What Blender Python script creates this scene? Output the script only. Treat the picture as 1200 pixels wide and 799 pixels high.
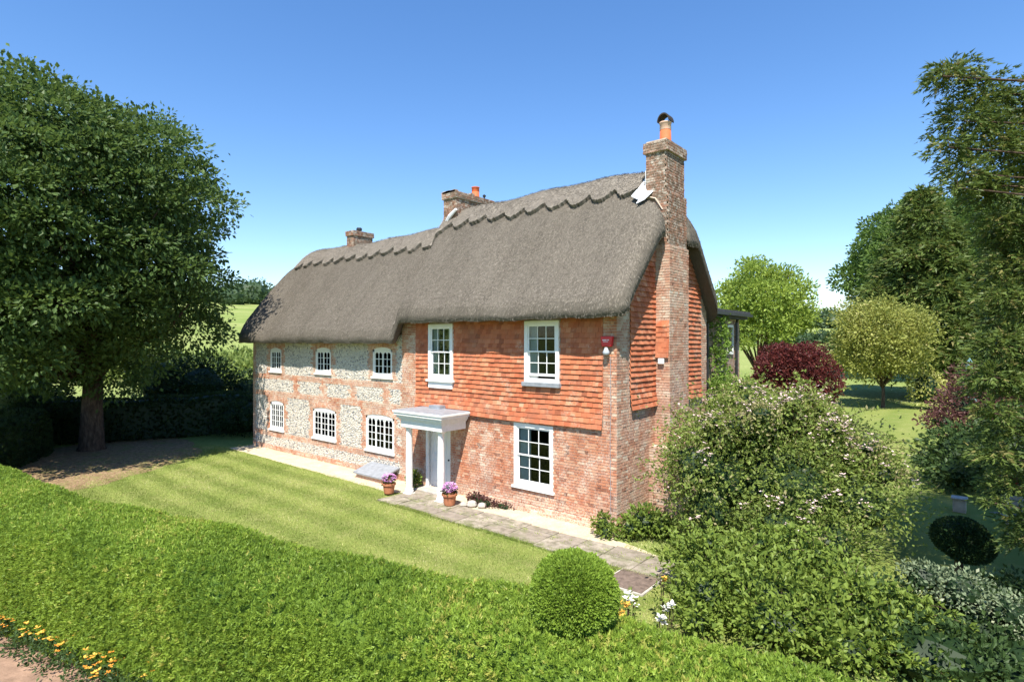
import bpy, math, random
import numpy as np
from mathutils import Vector, Matrix
random.seed(7); rng = np.random.default_rng(7)
for o in list(bpy.data.objects): bpy.data.objects.remove(o)
SC = bpy.context.scene; COL = SC.collection
# ------------------------------------------------------------------ camera, sky, sun, exposure
CX, CY, CH = 7.38, -12.70, 4.8
CA, SA = 0.770, 0.638
def cw(X, Y):            # metres right of / ahead of the viewpoint -> ground coordinates
    return (CX + X*CA - Y*SA, CY + X*SA + Y*CA)
cam = bpy.data.cameras.new('camera'); camo = bpy.data.objects.new('camera', cam); COL.objects.link(camo)
cam.sensor_width = 36; cam.lens = 36*670/1200; cam.clip_start = .05; cam.clip_end = 6000
camo.location = (CX, CY, CH); camo.rotation_euler = (math.radians(90), 0, math.atan2(SA, CA)); SC.camera = camo
SUN_EL = math.radians(57); SUN_AZ = math.radians(30)      # azimuth from the front normal (-y) towards +x
sd = Vector((math.sin(SUN_AZ)*math.cos(SUN_EL), -math.cos(SUN_AZ)*math.cos(SUN_EL), math.sin(SUN_EL)))
W = bpy.data.worlds.new('World'); SC.world = W; W.use_nodes = True
wn = W.node_tree.nodes; wl = W.node_tree.links
bg = wn['Background']; sky = wn.new('ShaderNodeTexSky'); sky.sky_type = 'NISHITA'; sky.sun_disc = False
sky.sun_elevation = SUN_EL; sky.sun_rotation = math.atan2(sd.x, sd.y)
sky.air_density = 1.0; sky.dust_density = 0.05; sky.ozone_density = 2.5; sky.altitude = 0
hs = wn.new('ShaderNodeHueSaturation'); hs.inputs['Saturation'].default_value = 1.25; hs.inputs['Hue'].default_value = .507; wl.new(sky.outputs[0], hs.inputs['Color']); gm = wn.new('ShaderNodeGamma'); gm.inputs[1].default_value = .92; wl.new(hs.outputs[0], gm.inputs[0]); wl.new(gm.outputs[0], bg.inputs[0]); bg.inputs[1].default_value = 0.136
sl = bpy.data.lights.new('sun', 'SUN'); sl.energy = 5.0; sl.angle = math.radians(.5); sl.color = (1, .94, .84)
so = bpy.data.objects.new('sun', sl); COL.objects.link(so); so.rotation_euler = sd.to_track_quat('Z', 'Y').to_euler()
SC.view_settings.view_transform = 'Standard'; SC.view_settings.look = 'None'
SC.view_settings.gamma = 1; SC.view_settings.exposure = 0.95
SC.render.engine = 'CYCLES'
SC.cycles.max_bounces = 6; SC.cycles.diffuse_bounces = 3; SC.cycles.transparent_max_bounces = 8
# ------------------------------------------------------------------ materials
class N:
    def __init__(s, name):
        m = bpy.data.materials.new(name); m.use_nodes = True; s.m = m; s.t = m.node_tree; s.p = s.t.nodes['Principled BSDF']; s.out = s.t.nodes['Material Output']
    def n(s, typ, **k):
        nd = s.t.nodes.new(typ)
        for a, v in k.items():
            if a.startswith('i_'):
                nd.inputs[a[2:].replace('_', ' ')].default_value = v
            else: setattr(nd, a, v)
        return nd
    def l(s, a, b): s.t.links.new(a, b)
    def pos(s): return s.n('ShaderNodeNewGeometry').outputs['Position']
    def tint(s): return s.n('ShaderNodeAttribute', attribute_name='tint').outputs['Fac']
    def noise(s, vec, scale, detail=4, rough=.6, stretch=None):
        if stretch:
            mp = s.n('ShaderNodeMapping'); mp.inputs['Scale'].default_value = stretch; s.l(vec, mp.inputs[0]); vec = mp.outputs[0]
        nd = s.n('ShaderNodeTexNoise'); nd.inputs['Scale'].default_value = scale; nd.inputs['Detail'].default_value = detail; nd.inputs['Roughness'].default_value = rough
        s.l(vec, nd.inputs['Vector']); return nd.outputs['Fac']
    def ramp(s, fac, stops, interp='LINEAR'):
        r = s.n('ShaderNodeValToRGB'); r.color_ramp.interpolation = interp; e = r.color_ramp.elements
        while len(e) < len(stops): e.new(.5)
        for i, (p, c) in enumerate(stops):
            e[i].position = p; e[i].color = (*c, 1) if not isinstance(c, (int, float)) else (c, c, c, 1)
        s.l(fac, r.inputs[0]); return r.outputs[0]
    def mix(s, fac, a, b, mode='MIX'):
        m = s.n('ShaderNodeMix', data_type='RGBA', blend_type=mode)
        if isinstance(fac, (int, float)): m.inputs[0].default_value = fac
        else: s.l(fac, m.inputs[0])
        for k, v in ((6, a), (7, b)):
            if isinstance(v, tuple): m.inputs[k].default_value = (*v, 1)
            else: s.l(v, m.inputs[k])
        return m.outputs[2]
    def math(s, op, a, b=0.0):
        m = s.n('ShaderNodeMath', operation=op)
        for k, v in ((0, a), (1, b)):
            if isinstance(v, (int, float)): m.inputs[k].default_value = v
            else: s.l(v, m.inputs[k])
        return m.outputs[0]
    def bump(s, h, dist=.02, strength=.6):
        b = s.n('ShaderNodeBump'); b.inputs['Strength'].default_value = strength; b.inputs['Distance'].default_value = dist
        s.l(h, b.inputs['Height']); s.l(b.outputs[0], s.p.inputs['Normal'])
    def base(s, c, rough=.8, spec=.3):
        if isinstance(c, tuple): s.p.inputs['Base Color'].default_value = (*c, 1)
        else: s.l(c, s.p.inputs['Base Color'])
        s.p.inputs['Roughness'].default_value = rough; s.p.inputs['Specular IOR Level'].default_value = spec
        return s
def leafmat(name, dark, light, trans=.35, nscale=.6, third=None, rough=.5, spec=.25):
    s = N(name); t = s.tint(); p = s.pos()
    c = s.ramp(t, [(0, dark), (.85, light), (1, third or light)])
    nz = s.noise(p, nscale, 3)
    c2 = s.mix(s.ramp(nz, [(.35, 0), (.7, 1)]), c, s.mix(.35, c, light))
    s.base(c2, rough, spec)
    tr = s.n('ShaderNodeBsdfTranslucent'); s.l(s.mix(.35, c2, (min(1, light[0]*1.7), light[1]*1.4, light[2])), tr.inputs[0])
    mx = s.n('ShaderNodeMixShader'); mx.inputs[0].default_value = trans
    s.l(s.p.outputs[0], mx.inputs[1]); s.l(tr.outputs[0], mx.inputs[2]); s.l(mx.outputs[0], s.out.inputs[0])
    return s.m
def plain(name, c, rough=.6, spec=.3, var=.12, scale=8, metal=0, bump=0):
    s = N(name); p = s.pos()
    d = tuple(x*(1-var*1.6) for x in c)
    s.base(s.ramp(s.noise(p, scale, 5), [(.3, d), (.65, c)]), rough, spec); s.p.inputs['Metallic'].default_value = metal
    if bump: s.bump(s.noise(p, scale*6, 4), bump, .5)
    return s.m
def brickmat(name, ramp, lime, limeamt, soot=0, moss=0, damp=False):
    s = N(name); p = s.pos(); t = s.tint()
    c = s.ramp(t, ramp)
    c = s.mix(s.ramp(s.noise(p, 30, 5, .7), [(.35, 0), (.75, .55)]), c, s.mix(.5, c, (.42, .2, .1)))
    lm = s.ramp(s.noise(p, 1.3, 6, .75), [(limeamt, 0), (limeamt+.16, 1)])
    if damp:
        sx = s.n('ShaderNodeSeparateXYZ'); s.l(p, sx.inputs[0]); dz = s.ramp(s.math('ADD', s.math('MULTIPLY', sx.outputs[2], .6), s.math('MULTIPLY', s.noise(p, 2.5, 5, .7), .5)), [(.3, 1), (.62, 0)])
        lm = s.math('MINIMUM', s.math('ADD', lm, dz), 1.0)
    l2 = s.ramp(s.noise(p, 22, 4, .7), [(.38, 0), (.56, 1)])
    c = s.mix(s.math('MULTIPLY', s.math('MULTIPLY', lm, .72), l2), c, lime)
    c = s.mix(s.ramp(s.noise(p, .9, 5, .75), [(.45, 0), (.68, .5)]), c, (.25, .14, .095))
    if soot:
        sm = s.ramp(s.noise(p, 3.2, 5, .7), [(.36, 0), (.6, 1)])
        c = s.mix(s.math('MULTIPLY', sm, soot), c, (.14, .1, .07))
        w = s.ramp(s.noise(p, 6.5, 5, .85), [(.5, 0), (.6, 1)])
        c = s.mix(s.math('MULTIPLY', w, .8), c, (.52, .48, .41))
    s.base(c, .9, .15); s.bump(s.noise(p, 70, 4), .006, .6)
    return s.m
M = {}
RED = [(0, (.17, .065, .042)), (.25, (.41, .145, .08)), (.55, (.52, .205, .11)), (.8, (.58, .31, .19)), (1, (.64, .48, .35))]
M['brick'] = brickmat('old red brick', RED, (.72, .64, .52), .45, damp=True)
M['brick_pale'] = brickmat('pale limewashed brick', RED, (.7, .62, .51), .38)
M['brick_gable'] = brickmat('weathered gable brick', [(0, (.16, .075, .055)), (.3, (.37, .17, .11)), (.6, (.48, .26, .18)), (.85, (.54, .37, .26)), (1, (.58, .5, .4))], (.6, .54, .45), .42)
M['brick_stack'] = brickmat('sooty lichened stack brick', [(0, (.13, .06, .045)), (.5, (.36, .16, .1)), (1, (.46, .33, .25))], (.5, .45, .36), .5, soot=.92)
M['brick_annex'] = brickmat('pale brown brick', [(0, (.2, .13, .1)), (.5, (.34, .24, .18)), (1, (.45, .37, .3))], (.5, .45, .4), .5)
M['tile'] = brickmat('clay hanging tile', [(0, (.24, .075, .04)), (.3, (.42, .115, .055)), (.6, (.535, .175, .085)), (.9, (.61, .26, .145)), (1, (.64, .4, .27))], (.66, .5, .36), .54)
s = N('lime mortar'); p = s.pos(); s.base(s.ramp(s.noise(p, 3, 6, .7), [(.3, (.36, .27, .2)), (.5, (.52, .43, .34)), (.7, (.66, .6, .51))]), .95, .1); s.bump(s.noise(p, 60, 4), .01, .6); M['mortar'] = s.m
s = N('pale flint mortar'); p = s.pos(); s.base(s.ramp(s.noise(p, 4, 6, .7), [(.3, (.42, .35, .28)), (.6, (.6, .54, .45))]), .95, .1); s.bump(s.noise(p, 60, 4), .01, .6); M['fmortar'] = s.m
s = N('knapped flint'); p = s.pos(); t = s.tint(); s.base(s.ramp(t, [(0, (.05, .055, .065)), (.2, (.16, .17, .19)), (.45, (.42, .41, .39)), (.75, (.6, .57, .51)), (1, (.7, .65, .56))]), .55, .4); s.bump(s.noise(p, 80, 3), .006, .6); M['flint'] = s.m
# thatch
def thatch(name, cols, st):
    s = N(name); p = s.pos(); t = s.tint()
    f = s.math('ADD', s.math('MULTIPLY', s.noise(p, 1, 6, .75, st), .5), s.math('MULTIPLY', s.noise(p, 1, 5, .7, (48, 5, 4)), .5))
    g = s.noise(p, .55, 5, .7)
    c = s.ramp(f, [(.3, cols[0]), (.5, cols[1]), (.72, cols[2])])
    c = s.mix(s.ramp(g, [(.35, 0), (.7, .5)]), c, cols[3])
    c = s.mix(s.ramp(s.noise(p, 1, 4, .6, (2.2, .35, .3)), [(.4, 0), (.7, .35)]), c, cols[0])
    c = s.mix(s.math('MULTIPLY', t, .8), c, cols[4])
    s.base(c, .95, .1); s.bump(f, .03, .9)
    return s.m
M['thatch'] = thatch('aged water reed thatch', [(.05, .042, .033), (.122, .107, .086), (.208, .184, .152), (.165, .146, .122), (.31, .276, .225)], (50, 26, 26))
M['ridge'] = thatch('ridge straw', [(.08, .068, .055), (.16, .14, .115), (.27, .24, .2), (.2, .178, .15), (.38, .34, .285)], (30, 22, 40))
M['white'] = plain('white paint', (.8, .8, .78), .4, .4, .04, 4)
M['porchwhite'] = plain('weathered white paint', (.8, .8, .78), .5, .4, .08, 9)
M['lead'] = plain('lead sheet', (.3, .32, .35), .5, .5, .2, 7)
M['leadwhite'] = plain('pale lead flashing', (.78, .8, .84), .45, .5, .08, 7)
M['curtain'] = plain('curtain cloth', (.75, .74, .7), .9, .1, .1, 20)
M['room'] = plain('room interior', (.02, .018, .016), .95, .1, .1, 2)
M['black'] = plain('black iron', (.02, .02, .022), .4, .5)
M['coverlid'] = plain('brown stained cover', (.2, .15, .12), .85, .2, .35, 9)
M['terracotta'] = plain('terracotta', (.5, .2, .1), .8, .2, .2, 14, bump=.004)
M['potred'] = plain('red clay pot', (.62, .14, .05), .7, .3, .12, 12)
M['potband'] = plain('buff clay band', (.62, .42, .3), .8, .3, .1, 12)
M['slate'] = plain('dark roof slate', (.07, .07, .075), .7, .3, .3, 6)
M['soil'] = plain('bare soil', (.34, .22, .15), .95, .1, .3, 3, bump=.03)
M['alarm'] = plain('red plastic', (.62, .02, .03), .35, .5, .03)
M['alarmsilver'] = plain('grey plastic', (.42, .45, .5), .3, .5, .05)
M['mark'] = plain('white print', (.8, .72, .72), .5, .3, .02)
M['stonecap'] = plain('pale stone', (.5, .46, .4), .9, .2, .2, 8, bump=.01)
M['timber'] = plain('grey weathered timber', (.42, .4, .38), .8, .2, .2, 8, bump=.006)
M['darktimber'] = plain('dark stained timber', (.05, .04, .035), .7, .2, .2, 8)
s = N('window glass')
gl = s.n('ShaderNodeBsdfGlossy'); gl.inputs['Roughness'].default_value = .03
tp = s.n('ShaderNodeBsdfTransparent'); tp.inputs[0].default_value = (.8, .85, .85, 1)
fr = s.n('ShaderNodeFresnel'); fr.inputs[0].default_value = 1.32
mx = s.n('ShaderNodeMixShader'); s.l(fr.outputs[0], mx.inputs[0]); s.l(tp.outputs[0], mx.inputs[1]); s.l(gl.outputs[0], mx.inputs[2]); s.l(mx.outputs[0], s.out.inputs[0]); M['glass'] = s.m
# stone, gravel
s = N('york flagstone'); p = s.pos(); t = s.tint()
c = s.ramp(s.noise(p, 5, 6, .7), [(.32, (.12, .115, .07)), (.48, (.28, .245, .19)), (.7, (.44, .39, .32))]); c = s.mix(s.math('MULTIPLY', t, .6), c, (.22, .18, .15)); c = s.mix(s.ramp(s.noise(p, 1.7, 5, .75), [(.5, 0), (.62, .55)]), c, (.16, .17, .08)); s.base(c, .85, .2); s.bump(s.noise(p, 25, 5), .012, .6); M['flag'] = s.m
s = N('cream gravel'); p = s.pos()
vo = s.n('ShaderNodeTexVoronoi'); vo.inputs['Scale'].default_value = 55; s.l(p, vo.inputs['Vector'])
c = s.mix(.5, s.ramp(vo.outputs['Color'], [(.2, (.46, .38, .26)), (.8, (.68, .6, .45))]), s.ramp(s.noise(p, 2.2, 5), [(.35, (.42, .34, .22)), (.65, (.64, .56, .4))]))
s.base(c, .95, .1); s.bump(vo.outputs['Distance'], .012, .8); M['gravel'] = s.m
# lawn sheet: mowing stripes run parallel to the house front, light on leaning blades painted in; far ground: rough pasture
def lawnmat(name, axis=1, period=1.1, dry=.55):
    s = N(name); p = s.pos()
    sx = s.n('ShaderNodeSeparateXYZ'); s.l(p, sx.inputs[0])
    wob = s.math('MULTIPLY', s.noise(p, .3, 2), .05)
    ph = s.math('MULTIPLY', s.math('ADD', sx.outputs[axis], wob), -2*math.pi/period)
    st = s.ramp(s.math('ADD', s.math('MULTIPLY', s.math('SINE', ph), .5), .5), [(.2, 0), (.8, 1)])
    base = s.mix(st, (.19, .235, .056), (.235, .268, .07))
    c = s.mix(s.ramp(s.noise(p, 1.1, 6, .7), [(dry-.12, 0), (dry+.2, .8)]), base, (.38, .35, .15))
    c = s.mix(s.ramp(s.noise(p, 45, 4, .8), [(.3, 0), (.7, 1)]), s.mix(.45, c, (.06, .1, .015)), c)
    s.base(c, .9, .1); s.bump(s.noise(p, 60, 4), .03, .7); return s.m
M['lawn'] = lawnmat('mown lawn')
M['rlawn'] = lawnmat('mown lawn of side garden', 0, 2.4, .62)
s = N('pasture ground'); p = s.pos()
c = s.ramp(s.noise(p, .035, 5, .6), [(.35, (.17, .23, .055)), (.5, (.26, .3, .1)), (.65, (.34, .35, .14))])
c = s.mix(s.ramp(s.noise(p, 2.5, 5, .75), [(.35, 0), (.65, .6)]), c, (.14, .2, .05)); s.base(c, .95, .05); s.bump(s.noise(p, 3, 6, .8), .25, .5); M['pasture'] = s.m
s = N('leaf litter soil'); p = s.pos()
c = s.ramp(s.noise(p, 6, 6, .8), [(.3, (.11, .07, .04)), (.5, (.26, .175, .105)), (.7, (.44, .32, .2))]); c = s.mix(s.ramp(s.noise(p, 1.4, 5, .7), [(.5, 0), (.68, .7)]), c, (.18, .2, .06)); s.base(c, .95, .05); s.bump(s.noise(p, 25, 5), .04, .8); M['litter'] = s.m
s = N('grass blade'); t = s.tint(); s.base(s.ramp(t, [(0, (.12, .18, .03)), (.55, (.27, .33, .08)), (.85, (.4, .4, .14)), (1, (.5, .45, .25))]), .7, .15); M['blade'] = s.m
s = N('bark'); p = s.pos(); s.base(s.ramp(s.noise(p, 6, 6, .75, (2, 2, .5)), [(.3, (.035, .025, .018)), (.5, (.09, .062, .045)), (.7, (.18, .135, .1))]), .95, .1); s.bump(s.noise(p, 12, 5, .7, (2, 2, .4)), .05, .9); M['bark'] = s.m
M['chestnut'] = leafmat('horse chestnut leaf', (.022, .053, .015), (.105, .17, .045), .38, .35)
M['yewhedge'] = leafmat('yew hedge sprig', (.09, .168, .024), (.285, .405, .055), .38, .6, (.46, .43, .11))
M['ball'] = leafmat('box leaf', (.09, .16, .022), (.26, .38, .05), .35, 2)
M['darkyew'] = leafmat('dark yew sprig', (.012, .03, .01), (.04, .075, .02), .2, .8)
M['rose'] = leafmat('rambling rose leaf', (.075, .12, .024), (.27, .35, .08), .42, 1.2, (.42, .36, .2))
M['shrub'] = leafmat('bright shrub leaf', (.055, .105, .018), (.22, .3, .055), .36, 1.2)
M['darkshrub'] = leafmat('deep green shrub leaf', (.02, .045, .014), (.07, .12, .035), .3, 1.2)
M['silver'] = leafmat('variegated leaf', (.08, .12, .06), (.24, .3, .17), .3, 2, (.46, .48, .32))
M['vtree'] = leafmat('pale variegated tree leaf', (.11, .14, .025), (.37, .39, .1), .35, .8, (.58, .54, .24))
M['maple'] = leafmat('purple maple leaf', (.035, .01, .01), (.15, .034, .03), .35, .8, (.24, .08, .05))
M['smoke'] = leafmat('dusky purple leaf', (.05, .022, .024), (.17, .08, .07), .35, 1.5, (.18, .16, .07))
M['lime'] = leafmat('bright lime leaf', (.12, .19, .03), (.32, .42, .08), .4, .4)
M['conifer'] = leafmat('conifer spray', (.034, .066, .016), (.14, .195, .045), .3, .5, (.25, .21, .08))
M['midtree'] = leafmat('dark broadleaf leaf', (.036, .08, .018), (.13, .21, .045), .32, .3)
M['climber'] = leafmat('climber leaf', (.06, .12, .02), (.19, .3, .05), .4, 1.5)
M['scrub'] = leafmat('rough bank leaf', (.1, .15, .03), (.26, .33, .09), .35, .2)
M['farwood'] = leafmat('far woodland leaf', (.035, .065, .03), (.08, .13, .05), .2, .05)
M['bloom_pink'] = plain('pale pink petals', (.78, .6, .58), .7, .2, .12, 30)
M['bloom_mauve'] = plain('mauve petals', (.72, .36, .68), .7, .2, .15, 30)
M['bloom_yellow'] = plain('yellow petals', (.75, .42, .07), .7, .2, .15, 30)
M['bloom_orange'] = plain('orange petals', (.7, .28, .04), .7, .2, .15, 30)
M['bloom_white'] = plain('white petals', (.82, .8, .72), .7, .2, .08, 30)
M['bloom_red'] = plain('red petals', (.6, .05, .04), .7, .2, .08, 30)
# ------------------------------------------------------------------ object helpers
def tag(o, label=None, cat=None, group=None, kind=None):
    if label: o['label'] = label
    if cat: o['category'] = cat
    if group: o['group'] = group
    if kind: o['kind'] = kind
    return o
def empty(name, loc=(0, 0, 0), **k):
    o = bpy.data.objects.new(name, None); COL.objects.link(o); o.location = loc; o.empty_display_size = .2
    return tag(o, **k)
def link(name, me, parent=None, world=True):
    o = bpy.data.objects.new(name, me); COL.objects.link(o)
    if parent is not None:
        o.parent = parent
        if world:
            w = Vector(parent.location); q = parent.parent
            while q is not None: w = w + Vector(q.location); q = q.parent
            o.location = -w
    return o
def npmesh(name, V, F, mats, tint=None, mi=None, smooth=False):
    """V (n,3); F: list of (m,k) int arrays (k = 3 or 4)"""
    V = np.asarray(V, dtype=np.float32)
    if not isinstance(F, list): F = [F]
    F = [np.asarray(f, dtype=np.int32) for f in F if len(f)]
    me = bpy.data.meshes.new(name)
    nl = sum(f.size for f in F); npoly = sum(len(f) for f in F)
    me.vertices.add(len(V)); me.vertices.foreach_set('co', V.ravel())
    me.loops.add(nl); me.polygons.add(npoly)
    li = np.concatenate([f.ravel() for f in F]); ks = np.concatenate([np.full(len(f), f.shape[1]) for f in F])
    st = np.concatenate([[0], np.cumsum(ks)[:-1]]).astype(np.int32)
    me.loops.foreach_set('vertex_index', li); me.polygons.foreach_set('loop_start', st); me.polygons.foreach_set('loop_total', ks.astype(np.int32))
    for m in mats: me.materials.append(M[m])
    if mi is not None: me.polygons.foreach_set('material_index', np.asarray(mi, dtype=np.int32))
    me.polygons.foreach_set('use_smooth', np.full(npoly, smooth))
    if tint is not None:
        a = me.attributes.new('tint', 'FLOAT', 'POINT'); a.data.foreach_set('value', np.asarray(tint, dtype=np.float32))
    me.update(calc_edges=True); me.validate()
    return me
class MB:
    def __init__(s): s.v = []; s.f = []; s.mi = []; s.t = []
    def add(s, vs, fs, tint=.5, mi=0):
        b = len(s.v); s.v += [tuple(v) for v in vs]; s.t += [tint]*len(vs)
        for f in fs: s.f.append(tuple(b+i for i in f)); s.mi.append(mi)
    def box(s, x0, x1, y0, y1, z0, z1, tint=.5, mi=0):
        s.add([(x0,y0,z0),(x1,y0,z0),(x1,y1,z0),(x0,y1,z0),(x0,y0,z1),(x1,y0,z1),(x1,y1,z1),(x0,y1,z1)],
              [(0,3,2,1),(4,5,6,7),(0,1,5,4),(1,2,6,5),(2,3,7,6),(3,0,4,7)], tint, mi)
    def tube(s, path, rad, n=8, tint=.5, mi=0, cap=True):
        path = [Vector(p) for p in path]; rings = []
        for i, p in enumerate(path):
            d = (path[min(i+1, len(path)-1)] - path[max(i-1, 0)]).normalized()
            a = d.cross(Vector((0, 0, 1)) if abs(d.z) < .9 else Vector((1, 0, 0))).normalized(); b = d.cross(a)
            r = rad[i] if isinstance(rad, (list, tuple)) else rad
            rings.append([p + (a*math.cos(2*math.pi*k/n) + b*math.sin(2*math.pi*k/n))*r for k in range(n)])
        fs = []
        for i in range(len(rings)-1):
            for k in range(n): fs.append((i*n+k, i*n+(k+1) % n, (i+1)*n+(k+1) % n, (i+1)*n+k))
        if cap: fs.append(tuple(range(n))[::-1]); fs.append(tuple((len(rings)-1)*n+k for k in range(n)))
        s.add([v for r in rings for v in r], fs, tint, mi)
    def lathe(s, prof, c, n=20, tint=.5, mi=0):      # prof: (r, z)
        vs = [(c[0]+r*math.cos(2*math.pi*k/n), c[1]+r*math.sin(2*math.pi*k/n), c[2]+z) for r, z in prof for k in range(n)]
        fs = [(i*n+k, i*n+(k+1) % n, (i+1)*n+(k+1) % n, (i+1)*n+k) for i in range(len(prof)-1) for k in range(n)]
        fs += [tuple(range(n))[::-1], tuple((len(prof)-1)*n+k for k in range(n))]
        s.add(vs, fs, tint, mi)
    def mesh(s, name, mats, smooth=False):
        me = bpy.data.meshes.new(name); me.from_pydata(s.v, [], s.f)
        for m in mats: me.materials.append(M[m])
        me.polygons.foreach_set('material_index', s.mi); me.polygons.foreach_set('use_smooth', [smooth]*len(s.f))
        a = me.attributes.new('tint', 'FLOAT', 'POINT'); a.data.foreach_set('value', s.t); me.update(); return me
    def build(s, name, mats, parent=None, smooth=False, bevel=0, **k):
        if isinstance(mats, str): mats = [mats]
        o = link(name, s.mesh(name, mats, smooth), parent)
        if bevel:
            b = o.modifiers.new('bevel', 'BEVEL'); b.width = bevel; b.segments = 2; b.limit_method = 'ANGLE'
        return tag(o, **k)
def boxes(name, mat, parent, bs, bevel=0, **k):
    m = MB()
    for b in bs: m.box(*b)
    return m.build(name, mat, parent, bevel=bevel, **k)
# ------------------------------------------------------------------ terrain (one sheet to the horizon)
def terrain(x, y):
    x = np.asarray(x, float); y = np.asarray(y, float)
    X = (x-CX)*CA + (y-CY)*SA; Y = -(x-CX)*SA + (y-CY)*CA
    r = np.hypot(X, Y)+1e-6
    side = 1/(1+np.exp((X/np.maximum(r, 1))*9))             # left 1, right 0
    k = .042 + .05*side
    d = np.maximum(r-52, 0)
    z = k*d*np.clip(d/60, 0, 1)
    z = np.where(d > 260, k*260 + k*(d-260)*.25*0 - (d-260)*.004, z)
    return np.where(Y < 0, z*.3, z) + np.sin(x*.02)*np.cos(y*.017)*np.clip(d/150, 0, 1)*1.0
rr = np.concatenate([[0], np.geomspace(3, 3500, 90)]); na = 160
th = np.linspace(0, 2*np.pi, na, endpoint=False)
gx = (rr[:, None]*np.cos(th)[None]).ravel(); gy = (rr[:, None]*np.sin(th)[None]).ravel(); gz = terrain(gx, gy)
ii, jj = np.meshgrid(np.arange(len(rr)-1), np.arange(na), indexing='ij')
F = np.stack([ii*na+jj, (ii+1)*na+jj, (ii+1)*na+(jj+1) % na, ii*na+(jj+1) % na], -1).reshape(-1, 4)
tag(link('ground', npmesh('ground', np.stack([gx, gy, gz], 1), F, ['pasture'], smooth=True)), kind='structure')
def sheet(name, poly, z, mat, jit=.05, step=.35, th=.0, **k):
    """flat polygon sheet with slightly irregular edges and a thin skirt"""
    pts = []
    for i in range(len(poly)):
        a, b = Vector(poly[i]), Vector(poly[(i+1) % len(poly)]); n = max(1, int((b-a).length/step))
        for q in range(n): pts.append(a.lerp(b, q/n) + Vector((random.uniform(-jit, jit), random.uniform(-jit, jit))))
    me = bpy.data.meshes.new(name); me.from_pydata([(p.x, p.y, z) for p in pts], [], [tuple(range(len(pts)))]); me.materials.append(M[mat]); me.update()
    return tag(link(name, me), **(k or dict(kind='structure')))
C2 = lambda X, Y: cw(X, Y)
sheet('lawn', [(-18.6, -1.0), (-6.6, -1.2), (-6.4, -2.0), (4.5, -2.05), (6.5, -5), (5, -7.5), (-2, -7.4), (-12, -7.6), (-19, -9), (-21.5, -6.5), (-21, -2)], .004, 'lawn')
sheet('tree_litter', [(-24.5, -7), (-19.5, -8.6), (-14.9, -8.3), (-15.2, -6.6), (-16.7, -4.6), (-18.3, -2.4), (-22, -1.4), (-26, -1.5)], .008, 'litter', .15)
sheet('gravel_strip', [(-18.7, -1.05), (-18.7, .3), (-4.9, .3), (.2, .3), (.5, -.5), (2.4, -.95), (-6.7, -.9), (-7.2, -1.25)], .012, 'gravel', .04)
sheet('side_lawn', [C2(5, 12), C2(3.5, 20), C2(12, 50), C2(30, 75), C2(55, 75), C2(45, 45), C2(24, 28), C2(15, 15), C2(13, 8)], .004, 'rlawn', .1, 1)
sheet('bed_soil', [C2(-16, 14.4), C2(-12, 12.2), C2(-8.4, 10), C2(-4.6, 8.2), C2(-1.5, 6), C2(3, 3), C2(-16, 3)], .006, 'soil', .08)
sheet('garden_paving', [C2(13.6, 13), C2(13.4, 16), C2(17, 17), C2(19, 12)], .010, 'flag', .05)
# far track and field margin behind the left hedge
sheet('track', [C2(-52, 50), C2(-52, 56), C2(-12, 60), C2(-12, 54)], .03, 'gravel', .3, 2)
# ------------------------------------------------------------------ HOUSE
XL, XG, YB = -18.63, .26, 5.95            # left end, gable plane, rear wall
GRD = tag(empty('thatched_farmhouse', (-9, 3, 0)), 'long thatched farmhouse of flint, red brick and hung tiles with a tall end chimney', 'house')
def smin(a, b, k): 
    h = np.clip(.5+.5*(b-a)/k, 0, 1); return b*(1-h)+a*h - k*h*(1-h)
def sstep(v): v = np.clip(v, 0, 1); return v*v*(3-2*v)
RY = 3.0; SL = 1.14
def seam(x, y):
    m = np.minimum(y+.6, 6.6-y); xs = -7.72 - m*.34; return sstep((x-xs)/.42+.5)
def roof_top(x, y):
    x = np.asarray(x, float); y = np.asarray(y, float)
    h = 9.87 - SL*np.sqrt((y-RY)**2+.03) - .63*(1-seam(x, y))
    h = h + .05*np.sin(x*.9+1)*np.cos(y*.8) + .03*np.sin(x*2.3+y*1.7)
    h = smin(h, 8.25+(XG+.40-x)*1.35 + .12*np.abs(y-RY), .25)
    h = smin(h, 8.15+(x-(XL-.95))*1.15 + .1*np.abs(y-RY), .3)
    return h
def ylim(x, off=0):
    r = .5; dx = np.clip(x-(XG+.42-r), 0, r); c = r-np.sqrt(np.maximum(r*r-dx*dx, 0))
    dx2 = np.clip((XL-.5+r)-x, 0, r); c2 = r-np.sqrt(np.maximum(r*r-dx2*dx2, 0))
    cc = np.minimum(c+c2, .45)
    return -.58+cc+.015*np.sin(x*3.1)+off, 6.25-cc-off
def xmax(y): return XG+.42-.40*sstep((y-1.95)/.2)*sstep((3.62-y)/.2)
def roof_bot(x, y, t):
    e = 4.72 + .66*seam(x, y)*1.0
    return np.maximum(t-.74, e+ .02*np.sin(x*5))
def roof_rounded(x, y):
    y0, y1 = ylim(x); d = np.minimum(np.minimum(y-y0, y1-y), np.minimum(9.0+0*x, x-(XL-.95*(1-((y-RY)/3.8)**2*.45))))
    d = np.clip(d, 0, .2); R_ = .55; dv = np.clip(xmax(y)-x, 0, R_)
    return roof_top(x, y) - (.2-np.sqrt(np.maximum(.04-(.2-d)**2, 0)))*1.0 - .52*(1-np.sqrt(np.maximum(1-((R_-dv)/R_)**2, 0)))
nx, ny = 270, 96
u = np.linspace(0, 1, nx); v = np.linspace(0, 1, ny)
def spaced(w): return .5-.5*np.cos(np.pi*w)
u = .35*u+.65*spaced(u) ; v = .5*v+.5*spaced(v)
U, Vv = np.meshgrid(u, v, indexing='ij')
yy = 0
xl_mid = XL-.5
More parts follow.
